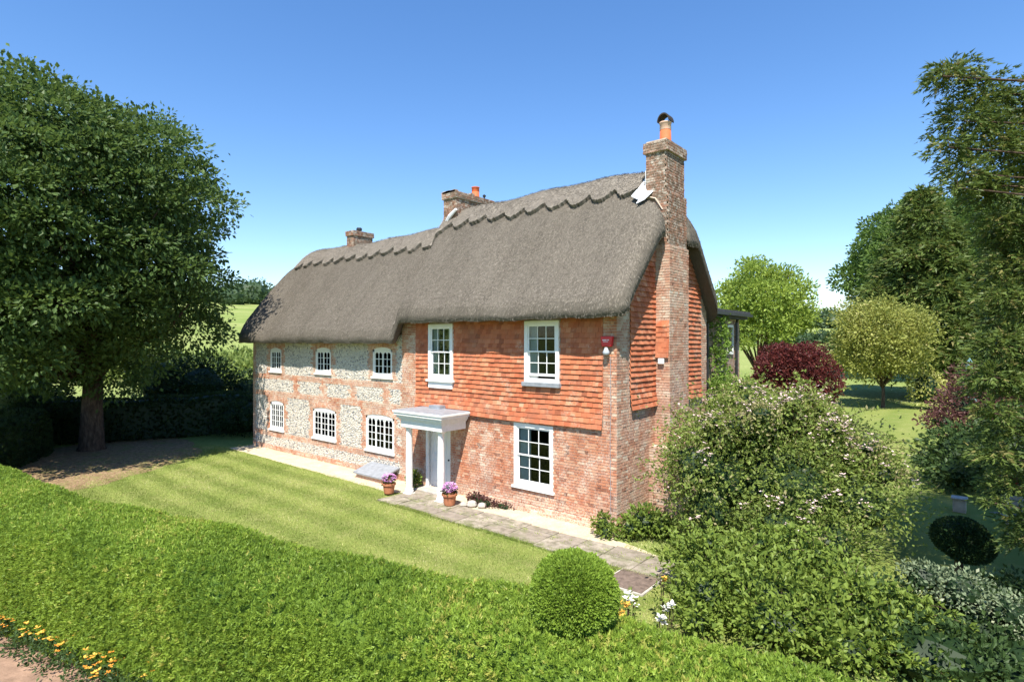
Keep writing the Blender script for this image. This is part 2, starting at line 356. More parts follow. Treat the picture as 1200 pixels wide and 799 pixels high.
Xr = xl_mid + U*(XG+.42-xl_mid); 
y0, y1 = ylim(Xr); Yr = y0 + Vv*(y1-y0)
Xr = Xr - U**24*(XG+.42-xmax(Yr)); Xr = Xr - (1-U)**8*.45*(1-((Yr-RY)/3.8)**2)
# left end bulges out at mid height
Zt = roof_rounded(Xr, Yr); Zb = roof_bot(Xr, Yr, roof_top(Xr, Yr)); Zb = np.minimum(Zb, Zt-.16)
jit = (rng.random(Zt.shape)-.5)*.02; Zt = Zt+jit
Vt = np.stack([Xr, Yr, Zt], -1).reshape(-1, 3); Vb = np.stack([Xr, Yr, Zb], -1).reshape(-1, 3)
i2, j2 = np.meshgrid(np.arange(nx-1), np.arange(ny-1), indexing='ij'); a = i2*ny+j2
Ft = np.stack([a, a+ny, a+ny+1, a+1], -1).reshape(-1, 4); nb = nx*ny; Fb = Ft[:, ::-1]+nb
rim = [i*ny for i in range(nx)] + [(nx-1)*ny+j for j in range(1, ny)] + [i*ny+ny-1 for i in range(nx-2, -1, -1)] + [j for j in range(ny-2, 0, -1)]
rim = np.array(rim); r2 = np.roll(rim, -1); Fr = np.stack([rim, rim+nb, r2+nb, r2], -1)
roof = link('thatched_roof', npmesh('thatched_roof', np.concatenate([Vt, Vb]), [Ft, Fb, Fr], ['thatch'], smooth=True, tint=np.zeros(2*nb)), GRD)
# straw ends lying on the slope and standing out of the cut edges
def straws(n, Vq, Fq, L, Wd, lift, name, mat, parent):
    A, B_, C_, D_ = [Vq[Fq[:, k]] for k in range(4)]
    nn = np.cross(C_-A, D_-B_); ar = np.linalg.norm(nn, axis=1); nn = nn/(ar[:, None]+1e-12); ix = rng.choice(len(ar), n, p=ar/ar.sum())
    a = rng.random((n, 1)); b = rng.random((n, 1)); P = A[ix]*(1-a)*(1-b)+B_[ix]*a*(1-b)+C_[ix]*a*b+D_[ix]*(1-a)*b; nrm = nn[ix]
    g = np.array([0, 0, -1.0])[None]-nrm*(-nrm[:, 2:3]); g /= np.linalg.norm(g, axis=1)[:, None]+1e-6
    t = g + rng.normal(0, .27, (n, 3)); t -= nrm*(t*nrm).sum(1)[:, None]; t /= np.linalg.norm(t, axis=1)[:, None]; s = np.cross(nrm, t); P = P+nrm*.003
    l = (L*rng.uniform(.5, 1.3, n))[:, None]; w = (Wd*rng.uniform(.5, 1.5, n))[:, None]; lf = (lift*rng.uniform(.1, 1.4, n))[:, None]
    V = np.stack([P-s*w, P+s*w, P+t*l+nrm*lf], 1).reshape(-1, 3)
    F = np.arange(n*3).reshape(-1, 3); ti = np.repeat(np.clip(rng.normal(.36, .3, n), 0, 1), 3)
    return tag(link(name, npmesh(name, V, F, [mat], tint=ti), parent), kind='stuff')
VV = np.concatenate([Vt, Vb]); nvis = Ft.copy()
mid = Vt[Ft].mean(1); fr_ = mid[:, 1] < 3.4
cen = Vt[Ft].mean(1); yl0, yl1 = ylim(cen[:, 0]); fr_ = fr_ & (cen[:, 1] > yl0+.07) & (cen[:, 0] < xmax(cen[:, 1])-.12)
straws(210000, VV, Ft[fr_], .085, .0085, .009, 'straw', 'thatch', roof)
straws(30000, VV, Ft[~fr_], .1, .01, .02, 'straw', 'thatch', roof)
straws(16000, VV, Fr, .03, .007, .004, 'straw', 'thatch', roof)
# scalloped ridge cap in relief, on both slopes
def edge_off(x):
    a = np.abs(np.sin(np.pi*(x+.25)/.86)); return .66+.24*a
nxr = 520; nyr = 15
xs = np.linspace(XL-.25, XG-.32, nxr)
hipd = sstep((xs-(XL-.25))/.9)
P = []
W2 = edge_off(xs) + .02*rng.normal(size=nxr)
seamx = np.exp(-((xs+8.65)/.35)**2)*.28
for w in np.linspace(-1, 1, 2*nyr+1):
    yv = RY + w*(W2+seamx)
    z = roof_top(xs, yv)+.2+.012*np.sin(xs*11)*np.cos(w*20); P.append(np.stack([xs, yv, z], 1))
P = np.array(P); nr = P.shape[0]
low = P.copy(); sg_ = np.clip((P[:, :, 1]-RY)/.25, -1, 1); low[:, :, 2] -= .2; low[:, :, 1] -= sg_*.2
Vc = np.concatenate([P.reshape(-1, 3), low.reshape(-1, 3)]); i2, j2 = np.meshgrid(np.arange(nr-1), np.arange(nxr-1), indexing='ij'); a = i2*nxr+j2
Ft = np.stack([a, a+1, a+nxr+1, a+nxr], -1).reshape(-1, 4); nb = nr*nxr
rim = np.array([j for j in range(nxr)] + [i*nxr+nxr-1 for i in range(1, nr)] + [(nr-1)*nxr+j for j in range(nxr-2, -1, -1)] + [i*nxr for i in range(nr-2, 0, -1)]); r2 = np.roll(rim, -1)
cap = link('ridge_cap', npmesh('ridge_cap', Vc, [Ft, np.stack([rim, r2, r2+nb, rim+nb], -1)], ['ridge'], tint=rng.random(2*nb)*.5), roof, True)
def cap_fn(x, y): return roof_top(x, y)+.205
n = 26000; x = rng.uniform(XL-.2, XG-.35, n); w = rng.uniform(-1, 1, n); y = RY+w*edge_off(x)*.97
def capstraw():
    e = .02; z = cap_fn(x, y); hy = (cap_fn(x, y+e)-z)/e; nrm = np.stack([0*x, -hy, np.ones(n)], 1); nrm /= np.linalg.norm(nrm, axis=1)[:, None]
    dn = np.stack([0*x, -hy*0-np.sign(RY-y), -np.abs(hy)], 1); ang = rng.choice([-.7, .7, 0, 1.57], n, p=[.3, .3, .3, .1])+rng.normal(0, .25, n)
    dn /= np.linalg.norm(dn, axis=1)[:, None]; s = np.cross(nrm, dn); t = dn*np.cos(ang)[:, None]+s*np.sin(ang)[:, None]; s = np.cross(nrm, t)
    P = np.stack([x, y, z], 1); l = rng.uniform(.05, .14, n)[:, None]; wd = .007
    V = np.stack([P-s*wd, P+s*wd, P+t*l+s*wd*.6+nrm*.02, P+t*l-s*wd*.6+nrm*.02], 1).reshape(-1, 3)
    return npmesh('ridge_straw', V, np.arange(n*4).reshape(-1, 4), ['ridge'], tint=np.repeat(np.clip(rng.normal(.6, .35, n), 0, 1), 4))
tag(link('ridge_straw', capstraw(), roof), kind='stuff')
# white lead and mortar where ridge meets the stacks
m = MB()
def leadpatch(m, x, y, w, dy, up=.0):
    zs = [(x, y), (x+w, y), (x+w, y+dy), (x, y+dy)]
    vs = [(a, b, float(roof_top(a, b))+.17+up*k) for k, (a, b) in enumerate(zs)]; vs += [(a, b, c-.05) for a, b, c in vs]
    m.add(vs, [(0,1,2,3),(7,6,5,4),(0,4,5,1),(1,5,6,2),(2,6,7,3),(3,7,4,0)])
def plate(m, quad, lift=.22, th=.03):
    vs = [(a, b, float(roof_top(a, b))+lift) for a, b in quad]; vs += [(a, b, c-th) for a, b, c in vs]
    m.add(vs, [(0,1,2,3),(7,6,5,4),(0,4,5,1),(1,5,6,2),(2,6,7,3),(3,7,4,0)])
plate(m, [(-.28, 2.15), (-.02, 2.10), (-.01, 2.6), (-.22, 2.5)], .235); plate(m, [(-.24, 2.5), (-.01, 2.6), (-.01, 2.9), (-.16, 2.98)], .24)
plate(m, [(-.36, 1.95), (-.05, 1.80), (.02, 2.125), (-.29, 2.15)], .24); plate(m, [(-.1, 1.74), (.1, 1.86), (.22, 2.125), (.02, 2.12)], .2)
m.box(-.06, -.003, 2.2, 2.7, 9.0, 9.62)
m.build('flashing', 'leadwhite', GRD, label='white lead flashing between the ridge and the tall stack')
m = MB(); 
m.tube([(-8.62, 2.55, 9.05), (-8.55, 2.44, 9.15), (-8.2, 2.42, 9.5), (-7.85, 2.42, 9.72)], [.07, .05, .08, .05], 6)
m.build('flashing', 'leadwhite', GRD, label='white mortar fillet below the middle stack')
m = MB(); m.tube([(.1, 2.1, float(roof_top(.1, 2.1))+.03), (.3, 2.1, float(roof_top(.3, 2.1))+.01), (.5, 2.12, float(roof_top(.5, 2.1))-.14)], [.03, .025, .02], 6); m.build('mortar_fillet', 'mortar', roof)
m = MB()
ys = np.linspace(-.5, 2.25, 24); m.tube([(-7.72-(q+.6)*.34-.12, q, float(roof_top(-7.72-(q+.6)*.34-.12, q))+.02) for q in ys], .022, 6); m.build('straw_seam', 'ridge', roof, tint=None) if False else m.build('straw_seam', 'ridge', roof)
# ---- openings
SASH = [(-6.62, -5.52, 3.56, 5.34), (-2.62, -1.46, 3.66, 5.36), (-3.05, -1.69, .69, 2.47)]
GOTH = [(-17.08, -16.1, 3.48, 4.5, 2), (-13.42, -12.33, 3.53, 4.54, 2), (-9.67, -8.56, 3.53, 4.58, 2),
        (-17.08, -15.89, .94, 2.19, 3), (-13.61, -11.98, .94, 2.15, 3), (-10.08, -8.46, .88, 2.18, 3)]
DOOR = (-6.68, -5.66, 0.06, 2.12)
OPEN = [o[:4] for o in SASH+GOTH] + [DOOR]
def wall_front():
    m = MB(); xs = sorted({XL, XG, -7.7, -8.05}|{o[k] for o in OPEN for k in (0, 1)}); zs = sorted({-.3, 2.6, 3.9, 5.0, 5.6}|{o[k] for o in OPEN for k in (2, 3)})
    def hole(x, z): return any(o[0] < x < o[1] and o[2] < z < o[3] for o in OPEN)
    for a, b in zip(xs, xs[1:]):
        for c, d in zip(zs, zs[1:]):
            mx_, mz = (a+b)/2, (c+d)/2
            if hole(mx_, mz) or (mx_ < -8.05 and mz > 5.0): continue
            m.add([(a, 0, c), (b, 0, c), (b, 0, d), (a, 0, d)], [(0, 1, 2, 3)], mi=1 if mx_ < -7.7 else 0)
    for x0, x1, z0, z1 in OPEN:
        k = .2
        m.add([(x0, 0, z0), (x0, k, z0), (x0, k, z1), (x0, 0, z1), (x1, 0, z0), (x1, k, z0), (x1, k, z1), (x1, 0, z1)], [(0,1,2,3), (4,7,6,5), (0,4,5,1), (3,2,6,7)])
    return m.build('wall', ['mortar', 'fmortar'], GRD)
FW = wall_front()
m = MB()  # gable, rear and left end
def gable_wall(m, x, flip, mi=0):
    ys = [0, .8, 1.6, 2.4, 3.0, 3.6, 4.4, 5.2, YB]; top = [(x, q, float(roof_top(x, q))-.35) for q in ys]; bot = [(x, q, -.3) for q in ys]
    for i in range(len(ys)-1):
        f = (0, 1, 2, 3) if flip else (3, 2, 1, 0); m.add([bot[i], bot[i+1], top[i+1], top[i]], [f], mi=mi)
gable_wall(m, XG, True); GW = m.build('wall', ['mortar'], GRD)
m = MB(); gable_wall(m, XL, False, 0); m.build('wall', ['fmortar'], GRD)
m = MB(); m.add([(XL, YB, -.3), (XG, YB, -.3), (XG, YB, 5.9), (-8, YB, 5.9), (-8, YB, 5.3), (XL, YB, 5.3)], [(5, 4, 3, 2, 1, 0)]); m.build('wall', ['mortar'], GRD)
# ---- bricks: collected, the largest in view become single parts, the rest joined per wall
BR = []   # (pos, u, w, h, depth, tint, key)
def fb(u): return u
def bond(key, fpos, uvec, nvec, u0, u1, z0, z1, mask=None, holes=(), tintmu=.5, ch=.0745, top=None):
    uvec = np.array(uvec, float); nvec = np.array(nvec, float); k = int(math.floor(z0/ch))
    z = k*ch
    while z < z1-.02:
        if z >= z0-.03:
            uu = u0 - (.17 if k % 2 else 0)-random.uniform(0, .01); st = k % 2
            while uu < u1:
                L = .218 if st % 2 == 0 else .106; st += 1
                a, b = max(uu, u0), min(uu+L-.012, u1); uu += L
                for h in holes:
                    if h[2]-.03 < z+ch/2 < h[3]+.01 and b > h[0] and a < h[1]:
                        if a < h[0]: b = min(b, h[0])
                        elif b > h[1]: a = max(a, h[1])
                        else: b = a-1
                if b-a < .035: continue
                c = (a+b)/2
                if mask and not mask(c, z+ch/2): continue
                if top is not None and z+ch > top(c): continue
                pos = np.array(fpos, float)+uvec*c; pos[2] = z+.004
                BR.append((pos, uvec, nvec, b-a, ch-.015, float(np.clip(random.gauss(tintmu, .2), 0, 1)), key, random.uniform(.010, .020)))
        z += ch; k += 1
def flint_mask(x, z):                    # True = brickwork in the flint half of the front
    if x > -8.02: return True
    if -8.15 < x and z < 3.2: return True
    if x < XL+.3: return ((int(z/.3) % 2) == 0) or x < XL+.2
    for i, (a, b, c, d, n_) in enumerate(GOTH):
        j = .11*(int(z/.30) % 2)
        if a-.2-j < x < b+.2+j and c-.13 < z < d+.24: return True
    if 3.12 < z < 3.36 or 2.36 < z < 2.62: return True
    if .62 < z < .84: return True
    if z < .22: return True
    for c in (-14.9, -12.85, -10.9, -8.9):
        if 2.5 < z < 3.3 and abs(x-c) < .17+.1*(int(z/.15) % 2): return True
    return False
def arch_top(x):
    for a, b, c, d, n_ in GOTH:
        if a < x < b: pass
    return 99
def gholes(): return [(a, b, c, d-.0) for a, b, c, d, n_ in GOTH]
bond('flintfront', (0, 0, 0), (1, 0, 0), (0, -1, 0), XL, -7.3, 0, 4.98, flint_mask, gholes(), tintmu=.62)
bond('front', (0, 0, 0), (1, 0, 0), (0, -1, 0), -7.3, XG, 0, 2.6, None, [SASH[2], DOOR])
bond('front', (0, 0, 0), (1, 0, 0), (0, -1, 0), -8.02, -7.3, 4.95, 5.6)
bond('front', (0, 0, 0), (1, 0, 0), (0, -1, 0), -7.3, -7.3+.001, 2.6, 2.7)
bond('front', (0, 0, 0), (1, 0, 0), (0, -1, 0), -.12, XG, 2.6, 5.6)
gt = lambda q: float(roof_top(XG, q))-.45
bond('gable', (XG, 0, 0), (0, 1, 0), (1, 0, 0), 0, .66, 0, 5.7, tintmu=.62, top=gt)
bond('gable', (XG, 0, 0), (0, 1, 0), (1, 0, 0), .66, 2.13, 0, 3.05, tintmu=.6)
bond('gable', (XG, 0, 0), (0, 1, 0), (1, 0, 0), 3.45, YB, 0, 3.1, tintmu=.6)
bond('gable', (XG, 0, 0), (0, 1, 0), (1, 0, 0), 5.42, YB, 3.1, 6.6, tintmu=.7, top=gt)
SX, SY0, SY1 = .70, 2.13, 3.42
def stack_face(key, x0, x1, y0, y1, z0, z1, faces='FRLB', mu=.45):
    if 'F' in faces: bond(key, (0, y0, 0), (1, 0, 0), (0, -1, 0), x0, x1, z0, z1, tintmu=mu)
    if 'R' in faces: bond(key, (x1, 0, 0), (0, 1, 0), (1, 0, 0), y0, y1, z0, z1, tintmu=mu)
    if 'B' in faces: bond(key, (0, y1, 0), (-1, 0, 0), (0, 1, 0), -x1, -x0, z0, z1, tintmu=mu)
    if 'L' in faces: bond(key, (x0, 0, 0), (0, -1, 0), (-1, 0, 0), -y1, -y0, z0, z1, tintmu=mu)
ST1 = boxes('chimney_stack', 'mortar', GRD, [(XG, SX, SY0, SY1, -.3, 7.45), (.0, SX-.10, SY0+.02, SY1-.08, 7.2, 10.06), (XG-.2, SX-.04, SY0+.01, SY1-.04, 7.3, 8.9), (-.06, SX-.04, SY0-.04, SY1-.02, 10.06, 10.34), (.0, SX-.10, SY0+.02, SY1-.08, 10.34, 10.4), (XG, SX+.1, 1.78, SY1+.3, -.3, 1.9)])
stack_face('stack', XG, SX, SY0, SY1, 1.95, 7.45, 'F', .62); bond('stack', (SX, 0, 0), (0, 1, 0), (1, 0, 0), SY0, SY1, 1.95, 7.45, tintmu=.55)
stack_face('stack', XG, SX+.1, 1.78, SY1+.3, 0, 1.93, 'FR', .62)
stack_face('stacktop', XG-.2, SX-.04, SY0+.01, SY1-.04, 7.45, 8.9, 'FR')
stack_face('stacktop', .0, SX-.10, SY0+.02, SY1-.08, 8.9, 10.06)
stack_face('stacktop', -.06, SX-.04, SY0-.04, SY1-.02, 10.06, 10.34)
ST2 = boxes('chimney_stack', 'mortar', GRD, [(-8.6, -7.92, 2.5, 4.55, 8.6, 10.18), (-8.66, -7.86, 2.44, 4.61, 10.18, 10.42)])
stack_face('stack2', -8.6, -7.92, 2.5, 4.55, 8.7, 10.18); stack_face('stack2', -8.66, -7.86, 2.44, 4.61, 10.18, 10.42)
ST3 = boxes('chimney_stack', 'mortar', GRD, [(-15.25, -14.75, 2.72, 3.75, 8.6, 9.6), (-15.3, -14.7, 2.67, 3.8, 9.6, 9.8)])
stack_face('stack3', -15.25, -14.75, 2.72, 3.75, 8.7, 9.6); stack_face('stack3', -15.3, -14.7, 2.67, 3.8, 9.6, 9.8)
def camdepth(p): return -(p[0]-CX)*SA+(p[1]-CY)*CA
KM = {'front': 'brick', 'flintfront': 'brick_pale', 'gable': 'brick_gable', 'stack': 'brick_gable', 'stacktop': 'brick_stack', 'stack2': 'brick_stack', 'stack3': 'brick_stack'}
KP = {'front': FW, 'flintfront': FW, 'gable': GW, 'stack': ST1, 'stacktop': ST1, 'stack2': ST2, 'stack3': ST3}
def vis(b):
    p, u_, n_, L, h, t, key, pr = b
    d = np.array([CX, CY, CH])-p; d /= np.linalg.norm(d); fac = float((d*n_).sum())
    if fac < .05 or p[2] < .25: return 0
    if key in ('gable', 'stack') and (p[1] > 2.5 and p[2] < 3.6 or p[2] < .9): return 0      # behind the shrubs
    return L*(fac if abs(n_[1]) > .5 else fac)/camdepth(p)
BR.sort(key=vis, reverse=True)
bmesh_cache = {}
def brick_piece(kind, b, parent, mats):
    p, u_, n_, L, h, t, key, pr = b; q = (kind, round(L/.02), int(t*5.99), mats)
    if q not in bmesh_cache:
        m = MB(); m.box(-L/2, L/2, -pr, .03, 0, h, (int(t*5.99)+.5)/6); bmesh_cache[q] = m.mesh(kind, [mats])
    o = bpy.data.objects.new(kind, bmesh_cache[q]); COL.objects.link(o); o.parent = parent
    o.location = p; o.rotation_euler = (0, 0, math.atan2(u_[1], u_[0]))
    return o
def join_bricks(lst, name, mat, parent, dp=.03):
    if not lst: return
    P = np.array([b[0] for b in lst]); U_ = np.array([b[1] for b in lst]); Nn = np.array([b[2] for b in lst]); L = np.array([b[3] for b in lst])[:, None]; h = np.array([b[4] for b in lst])[:, None]; pr = np.array([b[7] for b in lst])[:, None]
    z = np.array([0, 0, 1.0]); n = len(lst); vs = []
    tw = rng.normal(0, .0015, (n, 1))
    for sgn, dpt, zz in ((-1, 1, 0), (1, 1, 0), (1, 1, 1), (-1, 1, 1), (-1, 0, 0), (1, 0, 0), (1, 0, 1), (-1, 0, 1)):
        vs.append(P + U_*L/2*sgn + Nn*(pr if dpt else -dp) + z*h*zz + Nn*tw*sgn)
    V = np.stack(vs, 1).reshape(-1, 3); f = np.array([(0,1,2,3), (1,5,6,2), (4,0,3,7), (3,2,6,7), (4,5,1,0)])
    Fx = (np.arange(n)[:, None, None]*8+f[None]).reshape(-1, 4)
    return tag(link(name, npmesh(name, V, Fx, [mat], tint=np.repeat([b[5] for b in lst], 8)), parent), kind='stuff')
for b in BR[:300]: brick_piece('brick', b, KP[b[6]], KM[b[6]])
for key in KM: join_bricks([b for b in BR[300:] if b[6] == key], 'brickwork', KM[key], KP[key])
# gauged brick arches over the gothic windows
m = MB()
for a, b, c, d, n_ in GOTH:
    w = b-a; k = int(w/.075)
    for i in range(k):
        x = a+(i+.5)*w/k; s_ = (x-(a+b)/2)/(w/2); zz = d-.09*s_*s_
        m.box(x-.03, x+.03, -.02, .06, zz, zz+.2, random.uniform(.15, .8))
tag(m.build('brick_arch', 'brick_pale', FW), kind='stuff')
# ---- flints
def flints():
    pts = []; cell = .064
    for i in range(int((7.6-(-XL))*-1/cell)+int(.5/cell)*0+int((-7.6-XL)/cell)):
        for j in range(int(5.0/cell)):
            x = XL+.03+i*cell+random.uniform(-.03, .03); z = .03+j*cell+random.uniform(-.03, .03)
            if x > -7.75 or flint_mask(x, z) or any(o[0]-.05 < x < o[1]+.05 and o[2]-.05 < z < o[3]+.05 for o in OPEN): continue
            pts.append((x, z))
    P = np.array(pts); n = len(P)
    ico = np.array([(0, 0, 1), (.894, 0, .447), (.276, .851, .447), (-.724, .526, .447), (-.724, -.526, .447), (.276, -.851, .447), (.724, .526, -.447), (-.276, .851, -.447), (-.894, 0, -.447), (-.276, -.851, -.447), (.724, -.526, -.447), (0, 0, -1)])
    fc = np.array([(0,1,2),(0,2,3),(0,3,4),(0,4,5),(0,5,1),(1,6,2),(2,7,3),(3,8,4),(4,9,5),(5,10,1),(2,6,7),(3,7,8),(4,8,9),(5,9,10),(1,10,6)])
    sz = rng.uniform(.019, .037, (n, 1, 3)); ang = rng.uniform(0, 6.28, n)
    Vv_ = ico[None]*sz*(1+rng.normal(0, .12, (n, 12, 1))); Vv_[:, :, 2] *= .55
    ca_, sa_ = np.cos(ang)[:, None], np.sin(ang)[:, None]
    X = Vv_[:, :, 0]*ca_-Vv_[:, :, 1]*sa_; Z = Vv_[:, :, 0]*sa_+Vv_[:, :, 1]*ca_; Yv = -Vv_[:, :, 2]-.008
    V = np.stack([X+P[:, 0:1], Yv, Z+P[:, 1:2]], -1).reshape(-1, 3)
    t = rng.choice([0, 1], n, p=[.22, .78]); t = np.where(t == 0, rng.uniform(.12, .45, n), rng.uniform(.5, 1, n))
    return tag(link('flintwork', npmesh('flintwork', V, (np.arange(n)[:, None, None]*12+fc[None]).reshape(-1, 3), ['flint'], tint=np.repeat(t, 12)), FW), kind='stuff')
flints()
# ---- hung tiles
TL = []
def tiles(origin, uvec, nvec, u0, u1, z0, z1, holes=(), top=None, tw=.168, ex=.138, out=.05):
    uvec = np.array(uvec, float); nvec = np.array(nvec, float); k = 0; z = z0
    while z < z1:
        a = u0-(tw/2 if k % 2 else 0); sag = random.uniform(-.006, .006)
        while a < u1:
            x0, x1 = max(a, u0), min(a+tw-.004, u1); a += tw
            for h in holes:
                if z+ex > h[2]-.02 and z < h[3] and x1 > h[0] and x0 < h[1]:
                    if x0 < h[0]: x1 = min(x1, h[0])
                    elif x1 > h[1]: x0 = max(x0, h[1])
                    else: x1 = x0-1
            if x1-x0 < .03: continue
            c = (x0+x1)/2
            if top is not None and z+ex*.8 > top(c): continue
            kick = .05*max(0, 1-(z-z0)/.45)
            p = np.array(origin, float)+uvec*c+nvec*kick; p[2] = z+sag+random.uniform(-.004, .004)+.012*math.sin(c*1.3+z0)
            TL.append((p, uvec, nvec, x1-x0, ex+.03, float(np.clip(random.gauss(.5, .17)-(.25 if random.random() < .03 else 0), 0, 1)), tuple(origin), out+random.uniform(-.004, .010)))
        z += ex; k += 1
tiles((0, 0, 0), (1, 0, 0), (0, -1, 0), -7.3, -.12, 2.53, 5.55, [(a-.02, b+.02, c-.06, d+.1) for a, b, c, d in SASH[:2]])
tiles((XG, 0, 0), (0, 1, 0), (1, 0, 0), .66, SY0, 3.02, 8.4, top=gt, ex=.142, out=.06)
tiles((XG, 0, 0), (0, 1, 0), (1, 0, 0), SY1, 5.42, 3.02, 8.4, top=gt, ex=.142, out=.06)
tiles((SX, 0, 0), (0, 1, 0), (1, 0, 0), SY0, SY1, 99, 99)
tiles((0, SY0, 0), (1, 0, 0), (0, -1, 0), XG+.05, SX, 4.35, 5.3, ex=.142, out=.035)
tpan = {}
for b in TL:
    if b[6] not in tpan:
        tpan[b[6]] = None
tpan[(0, 0, 0)] = boxes('tile_hanging', 'darktimber', GRD, [(-7.28, -6.7, -.012, -.002, 2.6, 5.4), (-5.45, -2.7, -.012, -.002, 2.6, 5.4), (-1.4, -.14, -.012, -.002, 2.6, 5.4)])
tpan[(XG, 0, 0)] = boxes('tile_hanging', 'darktimber', GRD, [(XG+.002, XG+.014, .7, 2.1, 3.1, 6.6), (XG+.002, XG+.014, 3.45, 5.38, 3.1, 6.0)])
tpan[(0, SY0, 0)] = tpan[(XG, 0, 0)]
def tvis(b): 
    p, u_, n_, L = b[:4]; d = np.array([CX, CY, CH])-p; d /= np.linalg.norm(d)
    if p[2] > 4.9 and abs(n_[1]) > .5: return 0
    return L*float((d*n_).sum())/camdepth(p)
TL.sort(key=tvis, reverse=True)
tcache = {}
def tile_geo(L, h, out, t):
    v = [(-L/2, -out, 0), (L/2, -out, 0), (L/2, -out-.001+.017, 0), (-L/2, -out+.016, 0), (-L/2, -.014, h), (L/2, -.014, h), (L/2, .0, h), (-L/2, .0, h)]
    return v, [(0, 1, 5, 4), (3, 2, 1, 0), (4, 5, 6, 7), (0, 4, 7, 3), (1, 2, 6, 5), (2, 3, 7, 6)]
for b in TL[:300]:
    p, u_, n_, L, h, t, org, out = b; q = (round(L/.02), int(t*7.99), org[0] == 0, int(out*400))
    if q not in tcache:
        m = MB(); m.add(*tile_geo(L, h, out, t), (int(t*7.99)+.5)/8); tcache[q] = m.mesh('tile', ['tile'])
    o = bpy.data.objects.new('tile', tcache[q]); COL.objects.link(o); o.parent = tpan[org]; o.location = p; o.rotation_euler = (0, random.uniform(-.008, .008), math.atan2(u_[1], u_[0]))
for org, par in ((((0, 0, 0)), tpan[(0, 0, 0)]), ((XG, 0, 0), tpan[(XG, 0, 0)]), ((0, SY0, 0), tpan[(0, SY0, 0)])):
    m = MB()
    for b in TL[300:]:
        if b[6] != org: continue
        p, u_, n_, L, h, t, _, out = b; vs, fs = tile_geo(L, h, out, t); j = random.uniform(-.01, .01)
        m.add([(p[0]+u_[0]*x-n_[0]*y, p[1]+u_[1]*x-n_[1]*y, p[2]+z+x*j) for x, y, z in vs], fs, t)
    if m.v: tag(m.build('tile_courses', 'tile', par), kind='stuff')
# ---- windows
def frame(name, parent, x0, x1, z0, z1, w, ya, yb, mat='white', wb=None):
    return boxes(name, mat, parent, [(x0, x0+w, ya, yb, z0, z1), (x1-w, x1, ya, yb, z0, z1), (x0+w, x1-w, ya, yb, z1-w, z1), (x0+w, x1-w, ya, yb, z0, z0+(wb or w))])
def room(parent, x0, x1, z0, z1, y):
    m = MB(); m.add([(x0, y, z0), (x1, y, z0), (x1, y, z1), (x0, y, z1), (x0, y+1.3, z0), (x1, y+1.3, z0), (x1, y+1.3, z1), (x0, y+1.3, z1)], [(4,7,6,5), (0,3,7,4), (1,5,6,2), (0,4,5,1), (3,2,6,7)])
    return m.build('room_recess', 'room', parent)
def curtain(parent, x0, x1, z0, z1, y):
    m = MB(); n_ = 14; vs = []
    for i in range(n_+1):
        x = x0+(x1-x0)*i/n_; yv = y+.035*math.sin(i*2.1)
        vs += [(x, yv, z0), (x, yv, z1), (x, yv+.01, z0), (x, yv+.01, z1)]
    fs = []
    for i in range(n_):
        a = i*4; fs += [(a, a+4, a+5, a+1), (a+3, a+7, a+6, a+2)]
    m.add(vs, fs); return m.build('curtain', 'curtain', parent)
for wi, (x0, x1, z0, z1) in enumerate(SASH):
    yo = -.085 if wi < 2 else -.02
    w = empty('sash_window', tuple(Vector(((x0+x1)/2, 0, z0))-Vector(GRD.location))); w.parent = GRD
    tag(w, ['sash window above the porch with pale sill', 'upper sash window nearest the gable with open bottom sash and lead sill', 'tall ground floor sash window with net curtain'][wi])
    frame('window_frame', w, x0-.01, x1+.01, z0, z1, .11, yo, .1, wb=.1)
    zm = z0+.1+(z1-z0-.2)*.5; a, b = x0+.1, x1-.1
    up0 = .07 if wi == 1 else 0
    frame('sash', w, a, b, zm-.025, z1-.11, .045, yo+.03, yo+.065)
    frame('sash', w, a, b, z0+.1+up0, zm+.02+up0*.0, .045, yo+.068, yo+.1, wb=.07)
    for half, (za, zb, yv) in enumerate(((zm-.025+.045, z1-.155, yo+.03), (z0+.17+up0, zm-.025, yo+.068))):
        gw = (b-a-.09)/3
        m1 = MB()
        for k in (1, 2): m1.box(a+.045+gw*k-.011, a+.045+gw*k+.011, yv+.002, yv+.03, za, zb)
        m1.box(a+.045, b-.045, yv+.004, yv+.028, (za+zb)/2-.011, (za+zb)/2+.011); m1.build('glazing_bar', 'white', w)
        for k in range(3):
            for r_ in range(2):
                boxes('pane', 'glass', w, [(a+.047+gw*k, a+.043+gw*(k+1), yv+.013, yv+.017, za+(zb-za)/2*r_+.001, za+(zb-za)/2*(r_+1)-.001)])
    boxes('sill', 'lead' if wi == 1 else 'white', w, [(x0-.07, x1+.07, yo-.06, .05, z0-.07 - (.05 if wi == 1 else 0), z0-.003)], bevel=.008)
    if wi == 0: boxes('sill_apron', 'white', w, [(x0-.0, x1+.0, yo+.0, .02, z0-.27, z0-.075)])
    curtain(w, a, a+(.28 if wi < 2 else .42), z0+.1, z1-.1, yo+.14)
    if wi == 0: curtain(w, b-.3, b, z0+.1, z1-.1, yo+.24)
    room(w, x0+.01, x1-.01, z0+.01, z1-.01, .19)
